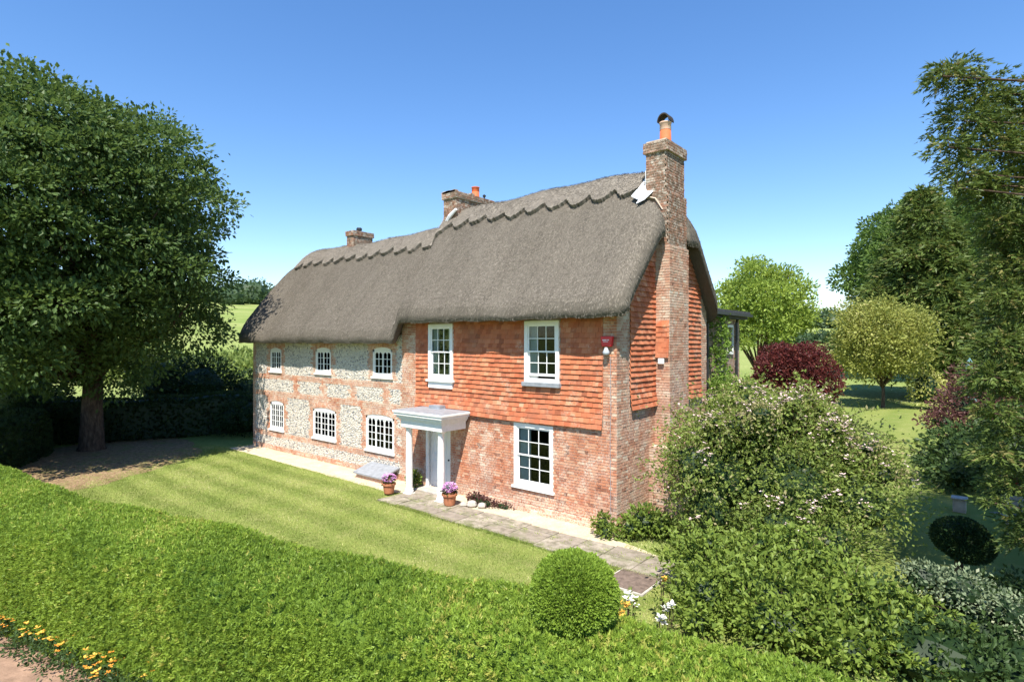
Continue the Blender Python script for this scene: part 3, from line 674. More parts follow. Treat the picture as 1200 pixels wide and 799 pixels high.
def gothic(x0, x1, z0, z1, nl):
    up = z0 > 3
    w = empty('casement_window', tuple(Vector(((x0+x1)/2, 0, z0))-Vector(GRD.location))); w.parent = GRD
    ya, yb = -.0, .09
    m = MB(); n_ = 10       # outer frame with segmental head
    fw = .085
    m.box(x0, x0+fw, ya, yb, z0, z1-.08); m.box(x1-fw, x1, ya, yb, z0, z1-.08); m.box(x0+fw, x1-fw, ya, yb, z0, z0+fw)
    xs_ = [x0+(x1-x0)*i/n_ for i in range(n_+1)]; zt = [z1-.0-.085*((q-(x0+x1)/2)/((x1-x0)/2))**2 for q in xs_]
    for i in range(n_):
        a, b = xs_[i], xs_[i+1]; zl = z1-.17
        m.add([(a, ya, zl), (b, ya, zl), (b, ya, zt[i+1]), (a, ya, zt[i]), (a, yb, zl), (b, yb, zl), (b, yb, zt[i+1]), (a, yb, zt[i])], [(0,1,2,3), (3,2,6,7), (0,4,5,1)])
    m.build('window_frame', 'white', w)
    boxes('sill', 'white', w, [(x0-.05, x1+.05, -.07, .02, z0-.075, z0-.003)], bevel=.006)
    a, b = x0+fw, x1-fw; cwid = (b-a)/nl; za, zb = z0+fw, z1-.17; rows = 3 if up else 4
    for c in range(nl):
        ca_, cb_ = a+cwid*c, a+cwid*(c+1)
        m = MB(); f_ = .034
        m.box(ca_+.002, ca_+f_, ya+.012, yb-.02, za, zb+.1); m.box(cb_-f_, cb_-.002, ya+.012, yb-.02, za, zb+.1); m.box(ca_+f_, cb_-f_, ya+.012, yb-.02, za+.001, za+f_+.01); 
        # pointed heads: two small arches per light
        half = (cb_-ca_-2*f_)/2
        for s_ in range(2):
            h0 = ca_+f_+half*s_; h1 = h0+half; mid = (h0+h1)/2
            zs0 = zb-.12
            for side in (0, 1):
                q0 = h0 if side == 0 else h1
                prev = (q0, zs0)
                for k in range(1, 5):
                    tt = k/4; xx = q0+(mid-q0)*(tt**1.6); zz = zs0+(zb-.01-zs0)*(tt**.8)
                    vs = [(prev[0], ya+.018, prev[1]), (xx, ya+.018, zz), (xx, ya+.018, zb+.02), (prev[0], ya+.018, zb+.02)]
                    m.add(vs, [(0, 1, 2, 3) if side == 0 else (3, 2, 1, 0)]); prev = (xx, zz)
        m.box(ca_+f_, cb_-f_, ya+.02, yb-.03, zb, zb+.1)
        m.build('casement', 'white', w)
        m = MB(); m.box((ca_+cb_)/2-.011, (ca_+cb_)/2+.011, ya+.016, yb-.045, za+f_, zb)
        for r_ in range(1, rows): zz = za+f_+(zb-za-f_)*r_/rows; m.box(ca_+f_, cb_-f_, ya+.02, yb-.047, zz-.011, zz+.011)
        m.build('glazing_bar', 'white', w)
        for s_ in range(2):
            for r_ in range(rows):
                zz = za+f_+(zb-za-f_)*r_/rows; boxes('pane', 'glass', w, [(ca_+f_+half*s_+.001, ca_+f_+half*(s_+1)-.001, ya+.028, ya+.031, zz, zz+(zb-za-f_)/rows-.001)])
    curtain(w, a, a+(b-a)*.45, z0+.08, z1-.1, .12)
    if not up: curtain(w, b-(b-a)*.16, b, z0+.08, z1-.1, .12)
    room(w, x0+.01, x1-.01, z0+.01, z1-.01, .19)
    return w
GL = ['small upper arched window at the far left end', 'middle upper arched window of the flint wall', 'upper arched window nearest the tiled half', 'lower arched window at the far left end', 'middle lower arched window of the flint wall', 'lower arched window next to the porch']
for g_, lb in zip(GOTH, GL): tag(gothic(*g_), lb)
# ---- door
x0, x1, z0, z1 = DOOR
frame('door_frame', GRD, x0, x1, z0-.05, z1, .07, .02, .15, wb=.02)
dr = boxes('door', 'white', GRD, [(x0+.072, x1-.072, .08, .12, z0, z1-.075)])
for a, b, c, d in ((.14, .38, .2, .9), (.5, .74, .2, .9), (.14, .38, 1.1, 1.9), (.5, .74, 1.1, 1.9)):
    frame('door_panel', dr, x0+a, x0+b, z0+c-.05, z0+d-.05, .025, .066, .079)
m = MB(); m.lathe([(.012, -.01), (.03, 0), (.03, .03), (.01, .04)], (0, 0, 0), 10)
kn = m.build('door_knob', 'black', dr); kn.rotation_euler = (math.radians(90), 0, 0); kn.location = (x1-.14, .06, 1.0)
boxes('letter_box', 'black', dr, [((x0+x1)/2-.12, (x0+x1)/2+.12, .06, .079, 1.02, 1.09)])
# ---- portico
PO = empty('portico', tuple(Vector((-5.9, -.6, 0))-Vector(GRD.location))); PO.parent = GRD; tag(PO, 'white classical porch canopy on two columns')
px0, px1, py = -6.74, -4.9, -1.12
def ent(m, e, za, zb): m.box(px0-e, px1+e, py-e, -.1, za, zb)
m = MB(); ent(m, 0, 2.12, 2.36); ent(m, .05, 2.36, 2.42); ent(m, .10, 2.42, 2.5); ent(m, .16, 2.5, 2.58); ent(m, .19, 2.58, 2.64)
m.build('entablature', 'porchwhite', PO, bevel=.006)
m = MB(); m.box(px0-.14, px1+.14, py-.14, -.1, 2.642, 2.66); m.box(-6.3, -5.8, -.35, -.1, 2.66, 2.76); m.build('lead_roof', 'lead', PO)
for cx_ in (px0+.2, px1-.2):
    m = MB(); m.lathe([(.14, 0), (.14, .09), (.125, .12), (.12, .16), (.108, .18), (.11, .9), (.092, 1.95), (.1, 1.98), (.1, 2.0), (.11, 2.05), (.11, 2.06)], (cx_, py+.17, 0.03), 20, mi=0)
    m.box(cx_-.125, cx_+.125, py+.045, py+.295, 2.085, 2.119); m.box(cx_-.14, cx_+.14, py+.03, py+.31, .0, .05)
    m.build('column', 'porchwhite', PO, smooth=False, bevel=.003)
boxes('pilaster', 'porchwhite', PO, [(px0+.02, px0+.12, -.10, -.03, 0, 2.118)])
boxes('step', 'stonecap', PO, [(-6.75, -5.3, -.55, -.02, 0.0, .07)], bevel=.01)
# plinth course along the front foot of the brick half and pier step
m = MB()
xx = -4.9
while xx < XG-.15:
    L = random.uniform(.2, .26); m.box(xx, min(xx+L-.01, XG), -.075-random.uniform(0, .02), -.018, random.uniform(-.05, .0), .20+random.uniform(-.01, .012), random.random()); xx += L
xx = -4.9
while xx < XG-.15:
    L = random.uniform(.2, .26); m.box(xx, min(xx+L-.01, XG), -.12-random.uniform(0, .03), -.018, -.05, .10+random.uniform(-.01, .012), random.random()); xx += L
tag(m.build('plinth_bricks', 'brick', GRD), kind='stuff')
# pots and cowls on stacks
def pot(x, y, z, r, h, parent, cowl=False):
    m = MB(); m.lathe([(r*1.15, 0), (r*1.1, .05), (r, .08), (r*.93, h*.62), (r*.93, h*.62)], (x, y, z), 18)
    p_ = m.build('chimney_pot', 'potred', parent, smooth=True)
    m = MB(); m.lathe([(r*.95, h*.62), (r*.98, h*.64), (r*.95, h*.9), (r*1.06, h*.92), (r*1.06, h*.97), (r*.8, h*.97), (r*.75, h*.7)], (x, y, z), 18); m.build('chimney_pot', 'potband' if cowl else 'potred', parent, smooth=True, label='rim of the chimney pot')
    if cowl:
        m = MB(); n_ = 12; R = r*1.12; vs = []
        for i in range(n_+1):
            a = math.pi*i/n_; vs += [(x+R*math.cos(a), y-R*.9, z+h*.97+R*1.3*math.sin(a)), (x+R*math.cos(a), y+R*.9, z+h*.97+R*1.3*math.sin(a)), (x+R*.86*math.cos(a), y-R*.9, z+h*.97+R*1.1*math.sin(a)), (x+R*.86*math.cos(a), y+R*.9, z+h*.97+R*1.1*math.sin(a))]
        fs = []
        for i in range(n_):
            a = i*4; fs += [(a, a+4, a+5, a+1), (a+2, a+3, a+7, a+6), (a, a+2, a+6, a+4), (a+1, a+5, a+7, a+3)]
        m.add(vs, fs); c_ = m.build('cowl', 'darktimber', parent)
pot(.30, 2.75, 10.42, .165, .66, ST1, True)
m = MB(); m.add([(-.05, 2.1, 10.345), (.65, 2.1, 10.345), (.65, 3.38, 10.345), (-.05, 3.38, 10.345), (.1, 2.55, 10.47), (.5, 2.55, 10.47), (.5, 2.95, 10.47), (.1, 2.95, 10.47)], [(0,1,5,4), (1,2,6,5), (2,3,7,6), (3,0,4,7), (4,5,6,7)]); m.build('flaunching', 'mortar', ST1)
pot(-8.26, 3.9, 10.42, .155, .5, ST2)
m = MB(); m.tube([(-8.2, 4.35, 10.4), (-8.2, 4.35, 10.62)], .03, 8); m.lathe([(.06, 0), (.07, .06), (.02, .1)], (-8.2, 4.35, 10.6), 10); m.build('vent_pipe', 'black', ST2)
m = MB()
for i in range(34):
    a = random.uniform(-8.7, -8.05); b = random.choice([random.uniform(2.42, 4.4), 2.42]); m.box(a, a+random.uniform(.12, .22), b, b+random.uniform(.1, .2), 10.4, 10.44+random.uniform(0, .05), random.random())
tag(m.build('crumbling_cap', 'brick_stack', ST2), kind='stuff')
m = MB(); m.lathe([(.1, 0), (.1, .1), (.13, .11), (.13, .2), (.1, .24)], (-15.0, 3.2, 9.8), 14); m.build('cowl', 'black', ST3)
# alarm box, small light, cable
AL = empty('alarm_box', tuple(Vector((.06, -.1, 4.75))-Vector(GRD.location))); AL.parent = GRD; tag(AL, 'red alarm box with grey lamp below the eave at the corner')
m = MB(); m.add([(-.10, -.13, 4.66), (.17, -.13, 4.66), (.21, -.13, 4.92), (-.14, -.13, 4.92), (-.10, -.02, 4.66), (.17, -.02, 4.66), (.21, -.02, 4.92), (-.14, -.02, 4.92)], [(0,1,2,3), (7,6,5,4), (3,2,6,7), (0,4,5,1), (1,5,6,2), (0,3,7,4)]); m.build('alarm_cover', 'alarm', AL, bevel=.02)
boxes('printed_mark', 'mark', AL, [(-.07, .05, -.134, -.131, 4.81, 4.835), (.07, .12, -.134, -.131, 4.81, 4.835), (-.05, .09, -.134, -.131, 4.775, 4.79)])
m = MB(); m.lathe([(.03, 0), (.08, .02), (.09, .08), (.05, .16), (.03, .2)], (.03, -.12, 4.44), 14); m.build('alarm_lamp', 'alarmsilver', AL, smooth=True)
boxes('wall_light', 'white', GRD, [(SX-.30, SX-.12, SY0-.10, SY0-.05, 4.16, 4.32)], bevel=.02)
m = MB(); m.tube([(.10, -.025, 4.4), (.11, -.022, 3.0), (.09, -.024, 2.4), (.11, -.022, .3)], .007, 6); m.build('cable', 'lead', GRD)
# rear annex
AN = empty('annex', tuple(Vector((-3, 8.3, 0))-Vector(GRD.location))); AN.parent = GRD; tag(AN, 'pale brick rear wing with flat dark roof')
boxes('wall', 'mortar', AN, [(-6, -.05, YB+.4, 10.2, -.2, 5.62)])
BR = []; bond('annex', (-.05, 0, 0), (0, 1, 0), (1, 0, 0), YB+.42, 10.2, 2.0, 5.6); bond('annex', (0, YB+.4, 0), (1, 0, 0), (0, -1, 0), -1.5, -.05, 4.5, 5.6); join_bricks(BR, 'brickwork', 'brick_annex', AN)
boxes('flat_roof', 'slate', AN, [(-6, .28, YB+.1, 10.5, 5.75, 5.92), (-6, .2, YB+.2, 10.45, 5.62, 5.75)])
boxes('gutter', 'black', AN, [(.28, .38, YB+.15, 10.5, 5.72, 5.82)])
m = MB(); m.tube([(.12, 6.65, 5.7), (.03, 6.7, 5.5), (.03, 6.7, .2)], .045, 8); m.build('downpipe', 'black', AN)
m = MB(); m.tube([(.12, 9.55, 5.7), (.05, 9.6, 5.5), (.05, 9.6, .2)], .05, 8); m.build('downpipe', 'black', AN)
aw = frame('window_frame', AN, 0, 1, 0, 1, .08, -.04, .04); aw.rotation_euler = (0, 0, math.radians(90)); aw.location = Vector((-.02, 8.75, 4.3))-Vector((-3, 8.3, 0)); aw.scale = (.6, 1, 1.1)
boxes('pane', 'glass', AN, [(-.045, -.035, 8.8, 9.3, 4.35, 5.35)])
# ------------------------------------------------------------------ paving, pots, small things by the house
PATH = tag(empty('flagstone_path', (-2, -1.4, .014)), kind='structure')
fl = [(-6.55, -.95, -.9, -2.05)]
x = -6.7; i = 0
def slab(x0, x1, y0, y1):
    m = MB(); j = lambda: random.uniform(-.02, .02); z = .04+random.uniform(-.006, .008)
    a = [(x0+j(), y0+j()), (x1+j(), y0+j()), (x1+j(), y1+j()), (x0+j(), y1+j())]; t = random.random()
    m.add([(p, q, .0) for p, q in a]+[(p*.985+.015*(x0+x1)/2, q*.985+.015*(y0+y1)/2, z+random.uniform(-.004, .004)) for p, q in a], [(4,5,6,7), (0,1,5,4), (1,2,6,5), (2,3,7,6), (3,0,4,7)], t)
    return m.build('flagstone', 'flag', PATH)
while x < 2.9:
    w = random.uniform(.5, .95); sp = random.choice([-1.38, -1.5, -1.25]); y0 = -2.03+.05*math.sin(x*2)
    if x < -4.9: slab(x, x+w-.02, -.58, -1.05)
    slab(x, x+w-.02, y0, sp-.012); slab(x, x+w-.02, sp+.012, -.93+random.uniform(-.03, .06)); x += w
def solo(name, label, cat, group=None, loc=(0, 0, 0)): return empty(name, loc, label=label, cat=cat, group=group)
cov = solo('inspection_cover', 'dark flat inspection cover in the grass beyond the round bush', 'cover', loc=(1.95, -2.4, 0))
boxes('frame', 'stonecap', cov, [(1.5, 2.42, -2.88, -1.96+.0, .0, .035)])
boxes('lid', 'coverlid', cov, [(1.55, 2.37, -2.83, -2.01, .036, .052)]); 
cov.rotation_euler = (0, 0, 0)
ht = solo('cellar_hatch', 'low lead covered cellar hatch under the arched ground floor window', 'hatch', loc=(-9.1, -.4, 0))
boxes('brick_base', 'brick', ht, [(-9.65, -8.25, -.72, -.02, 0, .17)])
m = MB(); m.add([(-9.75, -.8, .17), (-8.15, -.8, .17), (-8.15, -.005, .40), (-9.75, -.005, .40), (-9.75, -.8, .22), (-8.15, -.8, .22), (-8.15, -.005, .45), (-9.75, -.005, .45)], [(0,3,2,1),(4,5,6,7),(0,1,5,4),(1,2,6,5),(2,3,7,6),(3,0,4,7)]); m.build('lid', 'lead', ht)
# ---- leaf clouds
def leafmesh(P, Nn, size, aspect=.55, spread=.6, droop=0., tint=None, up=None, bend=.25, tri=False):
    """diamond leaves at P, growing roughly along Nn; returns V, F, tint"""
    n = len(P); d = Nn + rng.normal(0, spread, (n, 3)); d[:, 2] -= droop
    d /= np.linalg.norm(d, axis=1)[:, None]+1e-9
    r = rng.normal(0, 1, (n, 3)); 
    if up is not None: r = r*.6 + np.array(up)
    s = np.cross(d, r); s /= np.linalg.norm(s, axis=1)[:, None]+1e-9
    nn = np.cross(s, d)
    L = (size*rng.uniform(.6, 1.35, n))[:, None]; w = L*aspect*.5
    V = np.stack([P, P+d*L*.5+s*w+nn*L*bend*.3, P+d*L-nn*L*bend*.2, P+d*L*.5-s*w+nn*L*bend*.3], 1).reshape(-1, 3)
    if tri: V = np.stack([P-s*w, P+s*w, P+d*L*1.15], 1).reshape(-1, 3)
    t = np.clip(tint if tint is not None else rng.normal(.5, .25, n), 0, 1)
    k = 3 if tri else 4
    return V, np.arange(n*k).reshape(-1, k), np.repeat(t, k)
def sph(n):
    v = rng.normal(size=(n, 3)); return v/np.linalg.norm(v, axis=1)[:, None]
def blobleaves(blobs, density, size, mat, parent=None, name='crown', aspect=.55, spread=.5, droop=0., shell=.35, under=.45, tintsd=.22, flat=0, maxn=130000, top_light=0., kind=None, up=None, radial=1., zmin=.05, noiseamp=.12):
    """blobs: (cx,cy,cz,rx,ry,rz,tint). leaves spread through the outer shell of every blob"""
    B = np.array(blobs, float); area = 4*np.pi*((B[:, 3]*B[:, 4]+B[:, 3]*B[:, 5]+B[:, 4]*B[:, 5])/3)
    cnt = (area*density).astype(int); tot = cnt.sum()
    if tot > maxn*1.6: cnt = (cnt*maxn*1.6/tot).astype(int)
    Ps, Ns, Ts = [], [], []
    for b, c in zip(B, cnt):
        d = sph(c); d = d[(d[:, 2] > -under) | (rng.random(c) < .35)]; c = len(d)
        rad = 1-shell*rng.random(c)**1.5 + rng.normal(0, noiseamp*.5, c)
        k1 = np.sin(d[:, 0]*5+b[0])*np.cos(d[:, 1]*5+b[1])*np.sin(d[:, 2]*5+b[2]); rad *= 1+noiseamp*k1
        P = b[:3]+d*b[3:6]*rad[:, None]; nrm = d/b[3:6]; nrm /= np.linalg.norm(nrm, axis=1)[:, None]
        keep = np.ones(c, bool)
        near = np.where((np.linalg.norm(B[:, :3]-b[:3], axis=1) < (b[3:6].max()+B[:, 3:6].max(1))))[0]
        for j in near:
            o = B[j]
            if o is b or np.allclose(o[:3], b[:3]): continue
            q = (((P-o[:3])/o[3:6])**2).sum(1); keep &= ~(q < .42)
        keep &= P[:, 2] > zmin
        P, nrm = P[keep], nrm[keep]; Ps.append(P); Ns.append(nrm); Ts.append(b[6]+rng.normal(0, tintsd, len(P))+top_light*nrm[:, 2])  # last term lightens upward-facing leaves: top light put into the tint
    P = np.concatenate(Ps); Nn = np.concatenate(Ns); T = np.concatenate(Ts)
    if len(P) > maxn: ix = rng.permutation(len(P))[:maxn]; P, Nn, T = P[ix], Nn[ix], T[ix]
    if flat: Nn = Nn*np.array([1, 1, 1-flat])
    V, F, t = leafmesh(P, Nn*radial, size, aspect, spread, droop, T, up=up)
    o = link(name, npmesh(name, V, F, [mat], tint=t), parent)
    if kind: o['kind'] = kind
    return o
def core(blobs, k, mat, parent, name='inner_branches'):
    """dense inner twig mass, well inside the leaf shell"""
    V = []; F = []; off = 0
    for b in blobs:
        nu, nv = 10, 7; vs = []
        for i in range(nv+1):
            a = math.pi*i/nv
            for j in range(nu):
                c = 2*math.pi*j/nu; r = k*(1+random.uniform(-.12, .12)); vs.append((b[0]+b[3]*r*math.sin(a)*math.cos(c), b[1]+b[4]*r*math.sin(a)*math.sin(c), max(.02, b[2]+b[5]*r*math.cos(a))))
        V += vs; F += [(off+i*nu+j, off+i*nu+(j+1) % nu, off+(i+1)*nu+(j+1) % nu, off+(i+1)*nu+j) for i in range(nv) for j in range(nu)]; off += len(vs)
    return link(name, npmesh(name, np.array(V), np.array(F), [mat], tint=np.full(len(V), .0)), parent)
def trunk_limbs(name, parent, base, tips, r0, hfork, mat='bark', n=9, wig=.15):
    m = MB(); bx_, by_, bz_ = base
    m.tube([(bx_, by_, bz_-.2), (bx_, by_, bz_+.15), (bx_+wig*.2, by_, bz_+hfork*.5), (bx_, by_+wig*.2, bz_+hfork)], [r0*1.5, r0*1.1, r0*.88, r0*.8], n+3)
    for t in tips:
        t = Vector(t); f = Vector((bx_, by_, bz_+hfork*random.uniform(.8, 1.0))); mid = f.lerp(t, .45)+Vector((random.uniform(-1, 1)*wig, random.uniform(-1, 1)*wig, (t-f).length*.08))
        rr_ = r0*random.uniform(.32, .5); m.tube([f, f.lerp(mid, .5)+Vector((0, 0, .05)), mid, mid.lerp(t, .5)+Vector((random.uniform(-1, 1), random.uniform(-1, 1), random.uniform(-1, 1)))*wig, t], [rr_, rr_*.8, rr_*.62, rr_*.4, rr_*.12], 6)
    return m.build(name, mat, parent, smooth=True)
def blossoms(P, size, mat, parent, name='blossom', petals=5):
    P = np.asarray(P); n = len(P); V = []; F = []
    for k in range(petals):
        a = 2*np.pi*k/petals+rng.random(n); d = np.stack([np.cos(a), np.sin(a), .35+0*a], 1)+rng.normal(0, .25, (n, 3)); d /= np.linalg.norm(d, axis=1)[:, None]
        s_ = np.cross(d, [0, 0, 1.0]); s_ /= np.linalg.norm(s_, axis=1)[:, None]; L = (size*rng.uniform(.7, 1.2, n))[:, None]
        V.append(np.stack([P, P+d*L*.6+s_*L*.35, P+d*L, P+d*L*.6-s_*L*.35], 1))
    V = np.concatenate(V).reshape(-1, 3); return tag(link(name, npmesh(name, V, np.arange(len(V)).reshape(-1, 4), [mat]), parent), kind='stuff')
# ---- flower pots
def flowerpot(x, y, label, s=1.0):
    r = solo('flower_pot', label, 'flower pot', 'terracotta pots by the porch', (x, y, .05))
    m = MB(); m.lathe([(.13*s, 0), (.15*s, .03), (.185*s, .26*s), (.215*s, .27*s), (.22*s, .33*s), (.19*s, .33*s), (.18*s, .29*s), (.02, .28*s)], (x, y, .05), 24); m.build('pot', 'terracotta', r, smooth=False, bevel=.003)
    blobleaves([(x, y, .05+.38*s, .2*s, .2*s, .12*s, .3)], 500, .07, 'darkshrub', r, 'leaves')
    P = np.array([x, y, .05+.48*s])+sph(90)*np.array([.2, .2, .13])*s; blossoms(P, .055, 'bloom_mauve', r, 'blossom')
flowerpot(-6.95, -1.42, 'terracotta pot of mauve flowers left of the porch columns', 1.0)
flowerpot(-4.58, -1.1, 'terracotta pot of mauve flowers right of the porch columns', 1.05)
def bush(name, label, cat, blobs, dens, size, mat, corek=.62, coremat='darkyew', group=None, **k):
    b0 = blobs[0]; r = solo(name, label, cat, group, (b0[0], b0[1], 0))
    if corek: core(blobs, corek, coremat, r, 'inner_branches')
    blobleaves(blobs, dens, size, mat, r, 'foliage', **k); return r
def cl(X, Y, Z, rx, ry, rz, t=.5): x_, y_ = cw(X, Y); return (x_, y_, Z, rx, ry, rz, t)
bush('green_shrub', 'small leafy green plant beside the inner porch column', 'shrub', [(-7.1, -.3, .26, .26, .2, .3, .5)], 500, .09, 'shrub')
bush('corner_shrub', 'small green shrub at the foot of the brick corner', 'shrub', [(.1, -.4, .25, .28, .24, .3, .5), (.3, -.55, .16, .22, .2, .2, .6)], 380, .1, 'shrub', spread=.7)
bush('fern_shrub', 'wider green shrub against the gable just right of the corner', 'shrub', [(.95, .1, .38, .42, .4, .42, .5), (1.3, .3, .3, .4, .35, .3, .6), (.75, -.2, .25, .32, .3, .28, .6)], 330, .11, 'shrub', spread=.7)
bush('bedding_plant', 'low brown stemmed plant between the right pot and the wall', 'plant', [(-3.9, -.42, .1, .5, .22, .16, .2), (-4.3, -.3, .12, .3, .2, .18, .2), (-3.3, -.25, .06, .4, .15, .1, .2)], 500, .07, 'smoke')
for i, (x, y, s_) in enumerate([(-4.05, -.72, .16), (-3.75, -.62, .13), (-4.25, -.85, .12)]):
    r = MB(); n_ = 8
    r.lathe([(s_*.6, -.02), (s_, .05), (s_*.8, s_*.9), (s_*.3, s_*1.1)], (x, y, 0.02), 7, mi=0)
    tag(r.build('rockery_stone', 'stonecap'), ['largest rough stone beside the right flower pot', 'middle rough stone close to the brown plant', 'smallest rough stone nearest the path'][i], 'stone')
# ---- roses and small flowers near the inspection cover
def rosebit(X, Y, z, label, mat, n=7, r=.12):
    x_, y_ = cw(X, Y); b = solo('rose_bush', label, 'rose bush', loc=(x_, y_, 0)); blobleaves([(x_, y_, z*.6, .16, .16, z*.5, .5)], 250, .07, 'rose', b, 'leaves')
    m = MB(); [m.tube([(x_, y_, 0), (x_+random.uniform(-.1, .1), y_+random.uniform(-.1, .1), z)], [.012, .006], 5) for _ in range(4)]; m.build('stem', 'bark', b)
    blossoms(np.array([x_, y_, z])+rng.normal(0, r*.45, (n, 3)), .06, mat, b, 'blossom', 8)
def up_from(px, py, Y): return ((px-600)/670*Y, Y, CH-(py-400)/670*Y)
for (px_, py_, Y_, lab, mt, n_, r_) in ((738, 702, 8.6, 'white rose next to the dark inspection cover', 'bloom_white', 12, .13), (735, 712, 8.3, 'pale yellow rose just below the white rose', 'bloom_yellow', 6, .08), (724, 724, 8.0, 'yellow orange rose touching the round bush', 'bloom_yellow', 14, .13), (782, 712, 8.7, 'white rose at the edge of the big shrub', 'bloom_white', 7, .08), (774, 726, 8.3, 'lowest white rose above the hedge', 'bloom_white', 5, .06), (778, 680, 9.8, 'small yellow rose beside the paving end', 'bloom_yellow', 4, .06)):
    X_, Y_, Z_ = up_from(px_, py_, Y_); rosebit(X_, Y_, max(Z_, .3), lab, mt, n_, r_)
# ------------------------------------------------------------------ foreground hedge and its topiary ball
hp = [(a_-.1, b_-.2) for a_, b_ in [(-19, 17.2), (-15.5, 15.4), (-12.2, 13.15), (-8.38, 10.75), (-4.82, 8.95), (-1.79, 7.5), (.1, 6.55), (1.35, 5.62), (2.4, 5.05), (2.98, 4.68), (4.4, 3.9), (7, 2.4)]]   # centre line, metres right/ahead
def catmull(P, n):
    P = [Vector((p[0], p[1], 0)) for p in P]; out = []
    for i in range(len(P)-1):
        a, b, c, d = P[max(i-1, 0)], P[i], P[i+1], P[min(i+2, len(P)-1)]
        for q in range(n):
            t = q/n; out.append(.5*((2*b)+(c-a)*t+(2*a-5*b+4*c-d)*t*t+(3*b-a-3*c+d)*t**3))
    return out+[P[-1]]
HW, HH = .95, 1.78
def hedge_surface(path, HW, HH, n_u, prof_n=26):
    path = [Vector((*cw(p.x, p.y), 0)) for p in path]
    S = np.array([[p.x, p.y] for p in path]); T = np.gradient(S, axis=0); T /= np.linalg.norm(T, axis=1)[:, None]; Nv = np.stack([-T[:, 1], T[:, 0]], 1)
    ph = []; r = .32
    for i in range(prof_n+1):
        t = i/prof_n
        ang = math.pi*t; cx_ = math.cos(ang); sy = math.sin(ang); e = .33
        ph.append((math.copysign(abs(cx_)**e, cx_), abs(sy)**(e*1.0)))
    ph = np.array(ph)
    off = ph[:, 0]*HW*(1-.10*ph[:, 1]); hz = ph[:, 1]*HH
    V = np.zeros((len(S), prof_n+1, 3)); V[:, :, :2] = S[:, None]+Nv[:, None]*off[None, :, None]; V[:, :, 2] = hz[None]
    l = np.cumsum(np.r_[0, np.linalg.norm(np.diff(S, axis=0), axis=1)])
    und = .05*np.sin(l*.9)+.035*np.sin(l*2.3+1); V[:, :, 2] += und[:, None]*ph[:, 1]
    return V
def surf_sample(V, n, jitter=.0):
    A = V[:-1, :-1]; B_ = V[1:, :-1]; C_ = V[1:, 1:]; D_ = V[:-1, 1:]
    ar = np.linalg.norm(np.cross(C_-A, D_-B_), axis=2)*.5; p = (ar/ar.sum()).ravel(); ix = rng.choice(len(p), n, p=p)
    A, B_, C_, D_ = [q.reshape(-1, 3)[ix] for q in (A, B_, C_, D_)]; a = rng.random((n, 1)); b = rng.random((n, 1))
    P = A*(1-a)*(1-b)+B_*a*(1-b)+C_*a*b+D_*(1-a)*b; nn = np.cross(B_-A, D_-A); nn /= np.linalg.norm(nn, axis=1)[:, None]+1e-9
    return P, nn
def clipped_hedge(name, label, path, HW, HH, nleaf, size, mat, near=None, group=None, sub=10, cat='hedge'):
    V = hedge_surface(path, HW, HH, 0); c = V[len(V)//2, 13]; r = solo(name, label, cat, group, (float(c[0]), float(c[1]), 0))
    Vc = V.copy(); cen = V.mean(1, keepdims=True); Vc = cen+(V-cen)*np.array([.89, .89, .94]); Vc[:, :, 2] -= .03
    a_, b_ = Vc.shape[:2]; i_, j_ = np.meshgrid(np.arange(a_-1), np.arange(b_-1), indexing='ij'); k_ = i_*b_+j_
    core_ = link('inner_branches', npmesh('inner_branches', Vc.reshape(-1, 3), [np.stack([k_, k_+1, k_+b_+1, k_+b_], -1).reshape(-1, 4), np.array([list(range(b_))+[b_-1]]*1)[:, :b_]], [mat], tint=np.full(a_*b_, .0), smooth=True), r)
    P, nn = surf_sample(V, nleaf)
    if (nn[:, 2].mean()) < 0: nn = -nn
    if near is not None:
        x_ = (P[:, 0]-CX)*CA+(P[:, 1]-CY)*SA; y_ = -(P[:, 0]-CX)*SA+(P[:, 1]-CY)*CA
        tv = np.stack([CX-P[:, 0], CY-P[:, 1], CH-P[:, 2]], 1); away = (tv*nn).sum(1) < -.6
        k = (y_ > .5) & (np.abs(x_) < y_*1.15+1.5) & (~away | (rng.random(len(P)) < .35)); P, nn = P[k], nn[k]
        dist = np.hypot(x_, y_)[k]
    lump = np.sin(P[:, 0]*9+np.sin(P[:, 1]*7)*2)*np.sin(P[:, 1]*8.3+P[:, 2]*9)*np.cos(P[:, 2]*10.1+P[:, 0]*5)
    fine = np.sin(P[:, 0]*31+P[:, 2]*23)*np.sin(P[:, 1]*29-P[:, 2]*17)
    P = P+nn*(.02*lump+.016*fine+rng.normal(0, .011, len(P)))[:, None]
    big = np.sin(P[:, 0]*.8+1.1)*np.cos(P[:, 1]*1.1)+.6*np.sin(P[:, 0]*2.1+P[:, 1]*1.7+P[:, 2]*2)
    t = .47+.12*lump+.1*fine+.2*big+rng.normal(0, .17, len(P))
    m_ = 14; c0 = rng.permutation(len(P))[:len(P)//m_]; Pc, nc, tc = P[c0], nn[c0], t[c0]
    hv = rng.uniform(-.010, .020, (len(Pc), 1)); Pc = Pc+nc*hv; tc = tc+rng.normal(0, .14, len(Pc))+hv[:, 0]*4
    dc = nc*.7+np.array([0, 0, .35])+rng.normal(0, .4, nc.shape); dc /= np.linalg.norm(dc, axis=1)[:, None]
    P = np.repeat(Pc, m_, 0)+rng.normal(0, .014, (len(Pc)*m_, 3)); t = np.repeat(tc, m_)+rng.normal(0, .07, len(P))
    Vl, F, tt = leafmesh(P, np.repeat(dc, m_, 0), size, .5, .42, 0, t, tri=True)
    link('foliage', npmesh('foliage', Vl, F, [mat], tint=tt), r); return r
